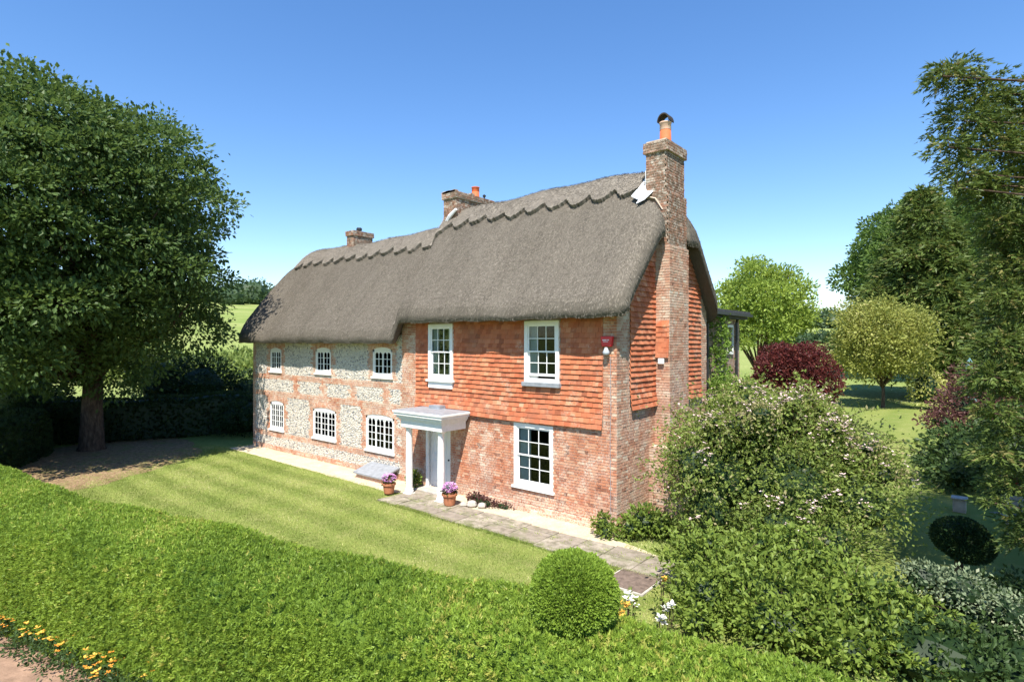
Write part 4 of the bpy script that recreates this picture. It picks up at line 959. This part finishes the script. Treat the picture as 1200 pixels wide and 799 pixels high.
clipped_hedge('clipped_hedge', 'broad bright green clipped hedge running across the foreground', catmull(hp, 14), HW, HH, 1150000, .034, 'yewhedge', near=True)
# topiary ball
bxy = cw(.645, 6.1); bz = 2.08; br = .475
r = solo('topiary_ball', 'clipped round green ball standing up out of the foreground hedge', 'topiary', loc=(bxy[0], bxy[1], 1.7))
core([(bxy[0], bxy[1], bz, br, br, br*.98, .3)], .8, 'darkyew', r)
d = sph(42000); lop = 1+.035*np.sin(d[:, 0]*2.2+1)*np.cos(d[:, 2]*2.5)+.025*np.sin(d[:, 1]*3); lump = np.sin(d[:, 0]*14+np.sin(d[:, 1]*9)*2)*np.sin(d[:, 1]*13+d[:, 2]*9)*np.cos(d[:, 2]*15)
P = np.array([bxy[0], bxy[1], bz])+d*(br*np.array([1, 1, .98])*lop[:, None]-.03+.022*lump[:, None]+rng.normal(0, .009, (len(d), 1)))
V, F, t = leafmesh(P, d*.9+np.array([0, 0, .15]), .036, .5, .45, 0, .5+.2*lump+rng.normal(0, .18, len(d))); link('foliage', npmesh('foliage', V, F, ['ball'], tint=t), r)
# yellow bedding at the near foot of the hedge
n = 620; tq = rng.random(n); X = -9.9+tq*5.2; Y = 10.67-(X+9.9)*.50 + rng.uniform(-.8, -.05, n)
pl = np.array([cw(a, b) for a, b in zip(X, Y)]); bl = [(p[0], p[1], .1, rng.uniform(.1, .2), rng.uniform(.1, .2), rng.uniform(.1, .22), .5) for p in pl[:330]]
bd = solo('flower_bed', 'low bed of yellow orange flowers at the foot of the foreground hedge', 'flower bed', loc=(float(pl[0][0]), float(pl[0][1]), 0))
blobleaves(bl, 260, .06, 'darkshrub', bd, 'leaves', spread=.8, kind='stuff')
cl_c = pl[rng.integers(0, 330, 48)]; P = np.repeat(cl_c, 5, 0)+rng.normal(0, .07, (240, 2)); P = np.column_stack([P, rng.uniform(.22, .42, len(P))]); P = P+rng.normal(0, .03, P.shape); blossoms(P[::2], .055, 'bloom_yellow', bd, 'blossom', 5); blossoms(P[1::2], .042, 'bloom_orange', bd, 'blossom', 5)
# ------------------------------------------------------------------ left: horse chestnut, hedges
tx, ty = cw(-18.6, 25.3); ctx, cty = cw(-18.3, 22.9)
def fib(n):
    i = np.arange(n)+.5; ph = np.arccos(1-2*i/n); th_ = np.pi*(1+5**.5)*i; return np.stack([np.cos(th_)*np.sin(ph), np.sin(th_)*np.sin(ph), np.cos(ph)], 1)
blobs = []
for d in fib(150):
    if d[2] < -.72: continue
    R = np.array([5.7, 5.7, 5.5 if d[2] > 0 else 5.6]); k = random.uniform(.78, 1.0) if d[2] > .4 else random.uniform(.72, 1.03)
    c = np.array([ctx, cty, 9.5])+d*R*k
    s_ = random.uniform(.9, 1.9); blobs.append((*c, s_, s_, s_*.5, .5+random.uniform(-.1, .1)))
for d in fib(40): c = np.array([ctx, cty, 9.6])+d*3.6; blobs.append((*c, 1.7, 1.7, 1.1, .35))
for i in range(70):
    a = random.uniform(-6.0, 5.0); b = random.uniform(-5.0, 4); q = cw(-18.3+a, 22.9+b); s_ = random.uniform(1.0, 1.5); blobs.append((q[0], q[1], random.uniform(3.0, 6.8), s_, s_, s_*.7, .5))
CT = solo('chestnut_tree', 'huge dark green broadleaf tree at the left beside the house end', 'tree', loc=(tx, ty, 0))
trunk_limbs('trunk', CT, (tx, ty, 0), [b[:3] for b in blobs[::5]], .46, 3.6, wig=.35)
blobleaves(blobs, 110, .19, 'chestnut', CT, 'crown', aspect=.6, spread=.5, droop=.25, shell=.45, up=(0, 0, 1.1), maxn=190000, under=.3, noiseamp=.25, tintsd=.2, top_light=.08)  # crown tops slightly lightened by tint, painted top light
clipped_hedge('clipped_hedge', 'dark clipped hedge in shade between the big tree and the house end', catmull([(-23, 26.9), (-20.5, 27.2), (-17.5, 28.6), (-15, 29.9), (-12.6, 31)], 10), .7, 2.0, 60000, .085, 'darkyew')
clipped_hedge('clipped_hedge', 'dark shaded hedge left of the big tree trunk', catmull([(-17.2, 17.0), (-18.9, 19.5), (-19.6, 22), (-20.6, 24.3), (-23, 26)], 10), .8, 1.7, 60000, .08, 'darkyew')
bush('dark_shrub', 'dark bushy shrub against the far left corner of the house', 'shrub', [cl(-13.2, 28.9, 1.0, .9, .9, 1.1, .4), cl(-14.2, 29.0, .8, .8, .8, .9, .4), cl(-12.6, 29.4, 1.1, .7, .7, 1.1, .4)], 130, .13, 'darkyew')
bush('yew_shrub', 'tall dark shrub behind the hedge under the big tree', 'shrub', [cl(-18.4, 34, 2.0, 1.9, 1.9, 2.1, .35), cl(-20.8, 34, 2.3, 1.8, 1.8, 2.0, .35), cl(-16.3, 35, 1.5, 1.4, 1.4, 1.5, .35)], 70, .2, 'darkyew')
bush('yew_shrub', 'wide dark shrub at the left edge behind the shaded hedge', 'shrub', [cl(-25, 29, 2.2, 2.4, 2.0, 2.2, .35), cl(-28, 31, 2.4, 2.5, 2, 2.4, .35), cl(-23, 28, 1.3, 1.4, 1.4, 1.2, .4), cl(-30.5, 33, 2.2, 2.5, 2, 2.4, .3)], 60, .2, 'darkyew')
bl = []
for i in range(46):
    X = random.uniform(-52, -20.); Y = random.uniform(58, 68); x_, y_ = cw(X, Y); z_ = float(terrain(x_, y_)); s_ = random.uniform(1.2, 2.6); bl.append((x_, y_, z_+s_*.35, s_*1.4, s_*1.4, s_, random.uniform(.3, .8)))
bk = blobleaves(bl, 14, .42, 'scrub', None, 'bank_scrub', shell=.4, maxn=45000); tag(bk, 'pale rough growth on the bank between the track and the field', 'scrub', kind='stuff')
# ------------------------------------------------------------------ right: garden
def tree(name, label, X, Y, h, cz, R, mat, nb, bs, dens, size, r0=.25, fork=1.6, squash=(1, 1, 1), group=None, cat='tree', under=.6, maxn=60000, zoff=None, **k):
    x_, y_ = cw(X, Y); z0 = float(terrain(x_, y_)) if zoff is None else zoff; rt = solo(name, label, cat, group, (x_, y_, z0)); bl = []
    for d in fib(nb):
        if d[2] < -under: continue
        kk = random.uniform(.62, .98); c = np.array([x_, y_, z0+cz])+d*np.array([R[0], R[0], R[1]])*kk; s_ = bs*random.uniform(.7, 1.25); bl.append((*c, s_, s_, s_*.8, random.uniform(.35, .65)))
    bl.append((x_, y_, z0+cz, R[0]*.5, R[0]*.5, R[1]*.5, .35))
    trunk_limbs('trunk', rt, (x_, y_, z0), [b[:3] for b in bl[::max(1, nb//14)]], r0, fork, wig=.12)
    blobleaves(bl, dens, size, mat, rt, 'crown', maxn=maxn, under=.7, **k); return rt
tree('variegated_tree', 'small round tree with pale variegated leaves alone on the side lawn', 26.6, 41, 8, 4.7, (3.0, 3.1), 'vtree', 46, 1.0, 55, .2, .12, 1.7, under=.9, maxn=46000, spread=.6, shell=.8, noiseamp=.35)
tree('purple_maple', 'deep purple red maple bush beyond the flowering shrub', 14.75, 30, 5, 2.85, (1.95, 2.0), 'maple', 60, .62, 130, .14, .12, .8, maxn=42000, spread=.6, droop=.2, shell=.5, cat='tree')
tree('lime_tree', 'bright lime green tree rising behind the rear wing', 19.4, 45, 12, 7.0, (3.7, 4.2), 'lime', 80, 1.0, 46, .24, .25, 2.5, maxn=60000, spread=.45, shell=.9, noiseamp=.3)
tree('dark_tree', 'small dark evergreen between the lime green tree and purple maple', 24.5, 52, 5, 2.9, (1.5, 2.3), 'darkyew', 22, .7, 60, .22, .12, .8, maxn=9000)
tree('broadleaf_tree', 'large rounded dark green tree behind the conifers at the right', 46.5, 62, 15, 13.0, (9.0, 6.6), 'midtree', 120, 1.9, 22, .4, .4, 3.5, maxn=60000, shell=.5)
def spray_tree(name, label, base, clumps, dens, size, mat, trunk=None, r0=.3, maxn=90000, droop=.35, aspect=.35, kind=None):
    """conifer: blobs drawn out into hanging sprays along branches; clumps: X,Y,Z,r"""
    x_, y_ = cw(*base); rt = solo(name, label, 'tree', None, (x_, y_, 0)); bl = []
    for X, Y, Z, s_ in clumps:
        q = cw(X, Y); bl.append((q[0], q[1], Z, s_, s_, s_*.7, .5+random.uniform(-.12, .12)))
    m = MB(); top = max(c[2] for c in clumps); m.tube([(x_, y_, -.2), (x_, y_, top*.5), (x_+.1, y_, top*.96)], [r0*1.3, r0*.8, .04], 10)
    for b in bl: 
        s0 = Vector((x_, y_, max(.6, b[2]-.25*math.hypot(b[0]-x_, b[1]-y_)))); t_ = Vector(b[:3]); md = s0.lerp(t_, .5)+Vector((0, 0, .12)); m.tube([s0, s0.lerp(md, .5)+Vector((random.uniform(-.1, .1), random.uniform(-.1, .1), .06)), md, t_-Vector((0, 0, .1*b[3])), t_+Vector((0, 0, .1))], [.05, .036, .024, .014, .006], 5)
    m.build('trunk', 'bark', rt, smooth=True)
    # sprays: short drooping branchlets, each a row of narrow leaves
    P = []; D = []; T = []
    for b in bl:
        off_ = ((b[0]-CX)*CA+(b[1]-CY)*SA) > 1.12*(-(b[0]-CX)*SA+(b[1]-CY)*CA)
        c = int(dens*b[3]**2*(.4 if off_ else 1)); d = sph(c); d = d[(d[:, 2] > -.6)]; o_ = np.array(b[:3])+d*np.array([b[3], b[3], b[5]])*(rng.uniform(.25, 1.0, (len(d), 1)))
        dr_ = d*np.array([1, 1, .5])+np.array([0, 0, -.15])+rng.normal(0, .25, (len(d), 3)); dr_ /= np.linalg.norm(dr_, axis=1)[:, None]; tt = b[6]+rng.normal(0, .26, len(d))
        L = b[3]*rng.uniform(.3, .65, (len(d), 1)); nseg = 13
        for k in range(nseg):
            f = k/nseg; p = o_+dr_*L*f; p[:, 2] -= (L[:, 0]*f*f*droop); s_ = np.cross(dr_, [0, 0, 1.0]); s_ /= np.linalg.norm(s_, axis=1)[:, None]
            side = (-1 if k % 2 else 1)
            P.append(p+rng.normal(0, .01, p.shape)); D.append(dr_*.8+s_*side*.8*(1-f)+np.array([0, 0, -.15*f])); T.append(tt+rng.normal(0, .12, len(d)))
    P = np.concatenate(P); D = np.concatenate(D); T = np.concatenate(T)
    if len(P) > maxn: ix = rng.permutation(len(P))[:maxn]; P, D, T = P[ix], D[ix], T[ix]
    V, F, t = leafmesh(P, D, size, aspect*1.2, .22, 0, T, tri=True); link('crown', npmesh('crown', V, F, [mat], tint=t), rt); return rt
random.seed(31)
def cone_clumps(X, Y, ztop, zbot, rtop, rbot, n, s0, s1):
    out = []
    for i in range(n):
        t = (i+.5)/n; z = ztop-(ztop-zbot)*t**.9; rr_ = rtop+(rbot-rtop)*t**.8; a = i*2.4; k = random.uniform(.45, 1)
        out.append((X+rr_*k*math.cos(a), Y+rr_*k*math.sin(a), z, s0+(s1-s0)*t))
    return out
spray_tree('conifer', 'shaggy green conifer with a spiky leaning top behind the side lawn', (34.8, 48), cone_clumps(34.4, 48, 17.4, 3, .3, 5.6, 90, .8, 2.0), 190, .36, 'conifer', r0=.4, maxn=110000, droop=.8)
spray_tree('conifer', 'broad green conifer next to the right edge behind the purple leaved shrub', (40.5, 44), cone_clumps(41, 44, 15.5, 1.6, 1.8, 5.6, 80, 1.3, 2.0), 180, .34, 'conifer', r0=.4, maxn=90000, droop=.8)
# near conifer: trunk just outside the right edge, limbs sweeping in from the right
cc = []
TX, TY = 11.9, 9.0
outl = [(1118, 95, 11.6, .55), (1150, 110, 11.6, .6), (1105, 85, 11.2, .4), (1185, 130, 11.8, .8), (1130, 140, 11.4, .6), (1112, 165, 11.2, .4), (1160, 170, 11.6, .8), (1128, 195, 11.2, .45), (1150, 215, 11.5, .55), (1185, 215, 11.8, .8), (1122, 212, 11.0, .3), (1170, 255, 11.6, .5), (1200, 270, 11.8, .8), (1188, 310, 11.6, .6), (1180, 350, 11.4, .55), (1205, 380, 11.6, .8), (1175, 400, 11.2, .6), (1165, 440, 11.0, .5), (1195, 455, 11.4, .8), (1165, 480, 10.8, .4), (1190, 510, 11.2, .6), (1165, 535, 10.9, .4), (1192, 570, 11.2, .6), (1165, 590, 10.9, .3), (1215, 610, 11.4, .6), (1200, 640, 11.0, .4), (1225, 160, 11.9, 1.), (1235, 300, 12, 1.), (1245, 430, 12, 1.), (1240, 540, 11.9, .9)]
for px_, py_, Y_, s_ in outl:
    X_, Y_, Z_ = up_from(px_, py_, Y_*.9); cc.append((X_, Y_, Z_+random.uniform(-.1, .1), s_*.8))
    if py_ > 200 or px_ > 1160: cc.append((X_+random.uniform(.5, 1.0), Y_+random.uniform(-.2, .6), Z_+random.uniform(-.5, .2), s_*.8))
for i in range(150):
    a = random.uniform(0, 6.28); z = random.uniform(2.0, 13.5); r_ = (1-abs(z-6)/13)*random.uniform(1.2, 4.7); X_ = TX+.3+r_*math.cos(a); Y_ = TY-.9+r_*math.sin(a)
    if X_/max(Y_, .1) > 1.16 and X_ > 7.4: cc.append((X_, Y_, z, 1.0))
spray_tree('conifer', 'tall dark conifer leaning in from the right edge nearest the viewer', (TX, TY), cc, 1000, .075, 'conifer', r0=.32, maxn=430000, droop=.5, aspect=.36)
def shoots(parent, bl, n, L, lsize, mat, name='shoot', dens=26):
    m = MB(); P = []; D = []
    for _ in range(n):
        b = random.choice(bl); d = sph(1)[0]; d[2] = abs(d[2])*.7+.15; d /= np.linalg.norm(d); p0 = np.array(b[:3])+d*np.array(b[3:6])*.8
        l = L*random.uniform(.5, 1.3); pts = [p0+d*l*f-np.array([0, 0, l*.45*f*f]) for f in np.linspace(0, 1, 5)]
        m.tube([tuple(q) for q in pts], [.007, .006, .005, .004, .002], 4)
        for f in rng.uniform(.15, 1, dens): P.append(p0+d*l*f-np.array([0, 0, l*.45*f*f])); D.append(d*.6+rng.normal(0, .7, 3))
    tag(m.build(name, 'bark', parent), kind='stuff')
    V, F, t = leafmesh(np.array(P), np.array(D), lsize, .5, .3, 0, rng.normal(.7, .2, len(P))); tag(link(name+'_leaves', npmesh(name, V, F, [mat], tint=t), parent), kind='stuff')
# rambling rose on the gable
random.seed(12)
rb = [cl(6.7, 13.6, 1.5, 1.9, 1.7, 1.6, .45), cl(5.2, 13.3, 1.6, 1.2, 1.1, 1.3, .5), cl(8.3, 13.6, 1.7, 1.2, 1.1, 1.2, .45), cl(6.2, 13.8, 2.7, 1.3, 1.1, .9, .55), cl(7.4, 13.9, 2.75, 1.1, 1.0, .8, .6), cl(5.2, 14.2, 2.5, .9, .9, .8, .5), cl(4.4, 13.3, 1.9, .8, .8, .8, .55), cl(8.9, 13.9, 2.0, .8, .8, .7, .6), cl(4.7, 13.0, .9, 1.0, .8, .9, .4), cl(6.8, 12.6, 1.5, 1.3, .9, 1.2, .5), cl(8.4, 12.6, 1.2, 1.2, 1, 1.1, .45)]
for i in range(34):
    a = random.uniform(0, 3.14); X = 6.6+2.6*math.cos(a)*random.uniform(.7, 1.02); Z = 1.5+1.95*math.sin(a)*random.uniform(.75, 1.12); rb.append(cl(X, 13.4+random.uniform(-.8, .5), Z, *(lambda q: (q, q, q*.7))(random.uniform(.18, .6)), random.uniform(.4, .95)))
qx = cw(6.5, 13.5)
rb = [((lambda X_: (b[0]-(.5+X_*.15)*CA, b[1]-(.5+X_*.15)*SA)+tuple(b[2:]))((b[0]-qx[0])*CA+(b[1]-qx[1])*SA)) for b in rb]
rb += [cl(5.6, 11.9, .8, .9, .7, .8, .45), cl(6.5, 11.6, .7, .8, .7, .7, .45)]
RB = bush('rambling_rose', 'large sprawling shrub dotted with pale pink flowers against the gable', 'rose bush', rb, 330, .085, 'rose', corek=.5, spread=.8, shell=.7, maxn=95000, noiseamp=.45, tintsd=.3)
def on_blobs(bl, n, up=0):
    out = []
    while len(out) < n:
        b = random.choice(bl); d = sph(1)[0]
        if d[2] < up: continue
        p = np.array(b[:3])+d*np.array(b[3:6])*1.03
        if all((((p-np.array(o[:3]))/np.array(o[3:6]))**2).sum() > .8 for o in bl if o is not b): out.append(p)
    return np.array(out)
shoots(RB, rb[11:-2], 110, .9, .08, 'rose', dens=34)
P = on_blobs(rb, 150, .1); P = np.repeat(P, 5, 0)+rng.normal(0, .07, (750, 3)); blossoms(P, .05, 'bloom_pink', RB, 'blossom', 5)
m = MB(); q = cw(6.8, 13.5)
for i in range(9): 
    b = random.choice(rb); m.tube([(q[0]+random.uniform(-.3, .3), q[1]+random.uniform(-.3, .3), -.1), (q[0]*.5+b[0]*.5, q[1]*.5+b[1]*.5, b[2]*.8), b[:3]], [.05, .035, .012], 6)
m.build('stem', 'bark', RB)
sb = [cl(4.4, 9.7, .45, 1.1, .9, .7, .6), cl(3.3, 9.7, .45, .55, .6, .6, .65), cl(5.4, 9.2, .4, .9, .8, .6, .5), cl(4.2, 9.0, .35, .9, .7, .55, .6), cl(3.7, 10.6, .6, .7, .6, .5, .6), cl(5.0, 10.5, .7, .9, .6, .5, .55), cl(4.9, 8.4, .3, .7, .6, .4, .5), cl(3.05, 9.3, .25, .35, .4, .3, .7), cl(3.3, 10.9, .6, .4, .4, .35, .8)]
for i in range(16): b = random.choice(sb[:7]); d = sph(1)[0]; d[2] = abs(d[2]); sb.append((b[0]+d[0]*b[3], b[1]+d[1]*b[4], b[2]+d[2]*b[5], .22, .22, .16, random.uniform(.5, .95)))
PH = bush('philadelphus', 'light green leafy shrub in front of the flowering shrub', 'shrub', sb, 420, .105, 'shrub', corek=.5, spread=.75, shell=.7, maxn=60000, noiseamp=.5, tintsd=.28)
shoots(PH, sb, 90, .6, .1, 'shrub', dens=30)
bush('dark_shrub', 'deep green shrub in shade below the round topped bush', 'shrub', [cl(6.3, 9.4, .35, 1.1, .8, .5, .5), cl(7.3, 9.0, .35, 1.1, .8, .5, .5), cl(6.0, 8.2, .3, 1.1, .8, .5, .4), cl(7.3, 7.9, .25, 1.2, .8, .45, .4), cl(9.2, 9.6, .3, 1.1, .8, .5, .3), cl(8.8, 8.3, .3, 1.1, .8, .5, .3), cl(8.2, 9.1, .3, 1.0, .8, .5, .3)], 230, .1, 'darkshrub', spread=.7, shell=.5)
bush('variegated_shrub', 'grey green shrub with cream edged leaves at the lower right', 'shrub', [cl(7.1, 9.0, .85, .4, .4, .38, .6), cl(7.5, 8.6, .7, .36, .36, .34, .6), cl(6.75, 9.4, .9, .34, .34, .3, .5), cl(7.6, 8.1, .45, .4, .36, .3, .6)], 480, .065, 'silver', spread=.7, shell=.5)
# mushroom shaped topiary on a short stem
q = cw(8.7, 11.1); tp_ = solo('topiary_bush', 'dark clipped topiary dome on a short trunk beside the paving', 'topiary', loc=(q[0], q[1], 0))
m = MB(); m.tube([(q[0], q[1], -.1), (q[0]-.02, q[1], .5), (q[0], q[1], .9)], [.09, .07, .07], 8); m.build('trunk', 'bark', tp_)
tb = [(q[0], q[1], 1.0, .46, .46, .36, .4), (q[0]+.12, q[1]-.1, .92, .42, .4, .34, .4)]; core(tb, .88, 'darkyew', tp_); blobleaves(tb, 3200, .045, 'darkyew', tp_, 'foliage', shell=.07, noiseamp=.03, spread=.5, under=1)
bush('dark_shrub', 'rounded glossy green shrub beside the side lawn under the purple leaves', 'shrub', [cl(15.0, 19, .95, 1.4, 1.2, 1.1, .6), cl(16.5, 18.6, 1.2, 1.3, 1.2, 1.2, .55), cl(14.2, 18.2, .6, .8, .8, .7, .6), cl(17.5, 19.6, 1.3, 1.3, 1.2, 1.4, .5)], 130, .16, 'darkshrub', spread=.65, shell=.5)
bush('smoke_bush', 'dusky purple leaved shrub near the right edge', 'shrub', [cl(16.9, 21.4, 2.3, 1.0, .9, .9, .5), cl(17.6, 21.6, 2.9, .9, .8, .7, .6), cl(16.0, 21.2, 1.8, .8, .7, .5, .6), cl(18.1, 21.6, 2.4, 1.0, .8, .9, .4), cl(17.6, 22, 3.4, .7, .6, .55, .6)], 150, .14, 'smoke', spread=.7, shell=.6, corek=.4)
bush('golden_shrub', 'small yellow green shrub at the far side of the lawn', 'shrub', [cl(29, 40, 1.4, 1.2, 1, 1.5, .8), cl(30.4, 40, 1.0, 1, 1, 1.1, .9)], 60, .2, 'vtree', spread=.6)
bush('red_flowered_plant', 'plant with red flowers in the deep shade at the right edge', 'plant', [cl(14.3, 16.6, .6, .5, .5, .5, .4)], 200, .12, 'darkshrub')
q = cw(14.2, 16.3); blossoms(np.array([q[0], q[1], .95])+rng.normal(0, .18, (26, 3)), .11, 'bloom_red', bpy.data.objects['red_flowered_plant'], 'blossom')
q = cw(12.6, 16.1); pp = solo('stone_pillar', 'short pale stone pillar at the edge of the side lawn', 'pillar', loc=(q[0], q[1], 0))
boxes('shaft', 'stonecap', pp, [(q[0]-.15, q[0]+.15, q[1]-.15, q[1]+.15, 0, .36)], bevel=.02); boxes('cap', 'stonecap', pp, [(q[0]-.19, q[0]+.19, q[1]-.19, q[1]+.19, .361, .41)], bevel=.02)
q = cw(18.8, 23.5); m = MB(); m.lathe([(.02, 4.1), (.12, 3.9), (.24, 2.8), (.3, 2.3), (.05, 2.3), (.03, 2.2), (.03, 0)][::-1], (q[0], q[1], 0), 12)
M['parasol'] = plain('faded green blue cloth', (.16, .3, .32), .8, .2, .1)
tag(m.build('closed_parasol', 'parasol'), 'furled blue green garden parasol poking above the purple shrub', 'parasol')
# bench of pale boards in the shade
q = cw(12.9, 14.0); bn = solo('garden_bench', 'pale weathered bench half hidden in the shade at the right edge', 'bench', loc=(q[0], q[1], 0))
for i in range(4): boxes('slat', 'timber', bn, [(q[0]-.7, q[0]+.7, q[1]-.25+i*.13, q[1]-.14+i*.13, .43, .46)])
for sx_ in (-.62, .56):
    boxes('leg', 'timber', bn, [(q[0]+sx_, q[0]+sx_+.06, q[1]-.24, q[1]-.18, 0, .428)]); boxes('leg', 'timber', bn, [(q[0]+sx_, q[0]+sx_+.06, q[1]+.24, q[1]+.30, 0, .9)])
for i in range(3): boxes('back_slat', 'timber', bn, [(q[0]-.7, q[0]+.7, q[1]+.215, q[1]+.238, .52+i*.13, .62+i*.13)])
# climber on the annex and mound below
cb = []
for i in range(30): z = 5.6-i*.16; w = .28+.25*(i/30); cb.append((.08+.1*i/30, 7.7+random.uniform(-w, w)*1.3, z, .26, .5, .32, random.uniform(.4, .7)))
for i in range(26): cb.append((.5+random.uniform(-.3, .9), 8.3+random.uniform(-2.3, 1.6), random.uniform(.5, 3.3), .5, .6, .5, random.uniform(.5, .8)))
for i in range(10): cb.append((.5+random.uniform(-.2, 1.4), 6.8+random.uniform(-1.3, 1), random.uniform(.5, 2.7), .5, .6, .5, random.uniform(.5, .8)))
bush('climbing_plant', 'bright green climber covering the rear wing wall and spreading below it', 'climber', cb, 110, .13, 'climber', corek=0, spread=.7, shell=.6, maxn=50000, noiseamp=.25)
# ------------------------------------------------------------------ far woods and hedgerow
def wood(name, label, rng_, n, smin_, smax_, mat, dens, size, maxn):
    bl = []
    for i in range(n):
        X = random.uniform(rng_[0], rng_[1]); Y = random.uniform(rng_[2], rng_[3]); x_, y_ = cw(X, Y); z_ = float(terrain(x_, y_)); s_ = random.uniform(smin_, smax_); bl.append((x_, y_, z_+s_*.6, s_*1.2, s_*1.2, s_, random.uniform(.2, .7)))
    o = blobleaves(bl, dens, size, mat, None, name, shell=.3, maxn=maxn, zmin=-50); c = core(bl, .8, mat, o, 'inner_branches'); c.location = (0, 0, 0); tag(o, label, 'woodland', kind='stuff'); c['kind'] = 'stuff'; return o
wood('far_woodland', 'distant dark wood along the horizon at the right', (110, 330, 265, 330), 90, 4, 6.5, 'farwood', 1.6, 1.6, 20000)
wood('far_woodland', 'distant trees along the hill crest at the left', (-330, -95, 255, 320), 100, 4, 8, 'farwood', 1.6, 1.6, 20000)
wood('field_hedgerow', 'low hedgerow across the far end of the side field', (52, 130, 128, 131), 34, 1.2, 2.0, 'farwood', 5, .7, 9000)
# ------------------------------------------------------------------ grass blades on the near lawn
def grass(n, xr, yr, mask, name, label, h=.035, hz=.006):
    x = rng.uniform(*xr, n); y = rng.uniform(*yr, n); k = mask(x, y); x, y = x[k], y[k]; n = len(x); z = np.full(n, hz)
    st = np.where(np.sin((y+.04*np.sin(x*.9)+rng.normal(0, .1, n))*2*np.pi/1.1) > 0, 1, -1)
    lean = np.stack([st*.38+rng.normal(0, .5, n), rng.normal(0, .5, n), np.ones(n)*.8], 1); lean /= np.linalg.norm(lean, axis=1)[:, None]
    a = rng.uniform(0, 6.28, n); s_ = np.stack([np.cos(a), np.sin(a), 0*a], 1)*.006; P = np.stack([x, y, z], 1); L = (h*rng.uniform(.6, 1.5, n))[:, None]
    V = np.stack([P-s_, P+s_, P+lean*L], 1).reshape(-1, 3)
    dry = np.sin(x*.7+2)*np.cos(y*1.1+x*.35)+.5*np.sin(x*2.3+y*1.7)
    t = .42-.045*st+.17*dry+rng.normal(0, .22, n)  # stripe term paints the light and dark of leaning blades into the tint
    return tag(link(name, npmesh(name, V, np.arange(n*3).reshape(-1, 3), ['blade'], tint=np.repeat(np.clip(t, 0, 1), 3))), label, 'grass', kind='stuff')
def lawnmask(x, y):
    return (y < np.where(x < -6.6, -1.12, -2.05)+rng.normal(0, .04, len(x))) & (y > -7.8) & ~((x < -14.9+(y+8.3)*-.62+rng.normal(0, .5, len(x))) & (rng.random(len(x)) < .9)) & ~((x > 1.5) & (x < 2.42) & (y > -2.88) & (y < -1.96))
grass(270000, (-20.5, 4.4), (-7.8, -1.0), lawnmask, 'grass', 'short mown grass of the front lawn')
grass(14000, (-6.5, 3.2), (-2.12, -1.95), lambda x, y: rng.random(len(x)) < .9, 'grass', 'ragged grass edge along the flagstones', .06)
grass(3500, (-6.3, 2.8), (-1.6, -1.2), lambda x, y: np.sin(x*7)*np.sin(y*40+x) > .6, 'grass', 'small weeds growing between the flagstones', .05, .04)
grass(9000, (-.2, 3.5), (-.9, .6), lambda x, y: (rng.random(len(x)) < .6) & (x > .9), 'grass', 'loose grass tufts between the paving and the gable', .07)
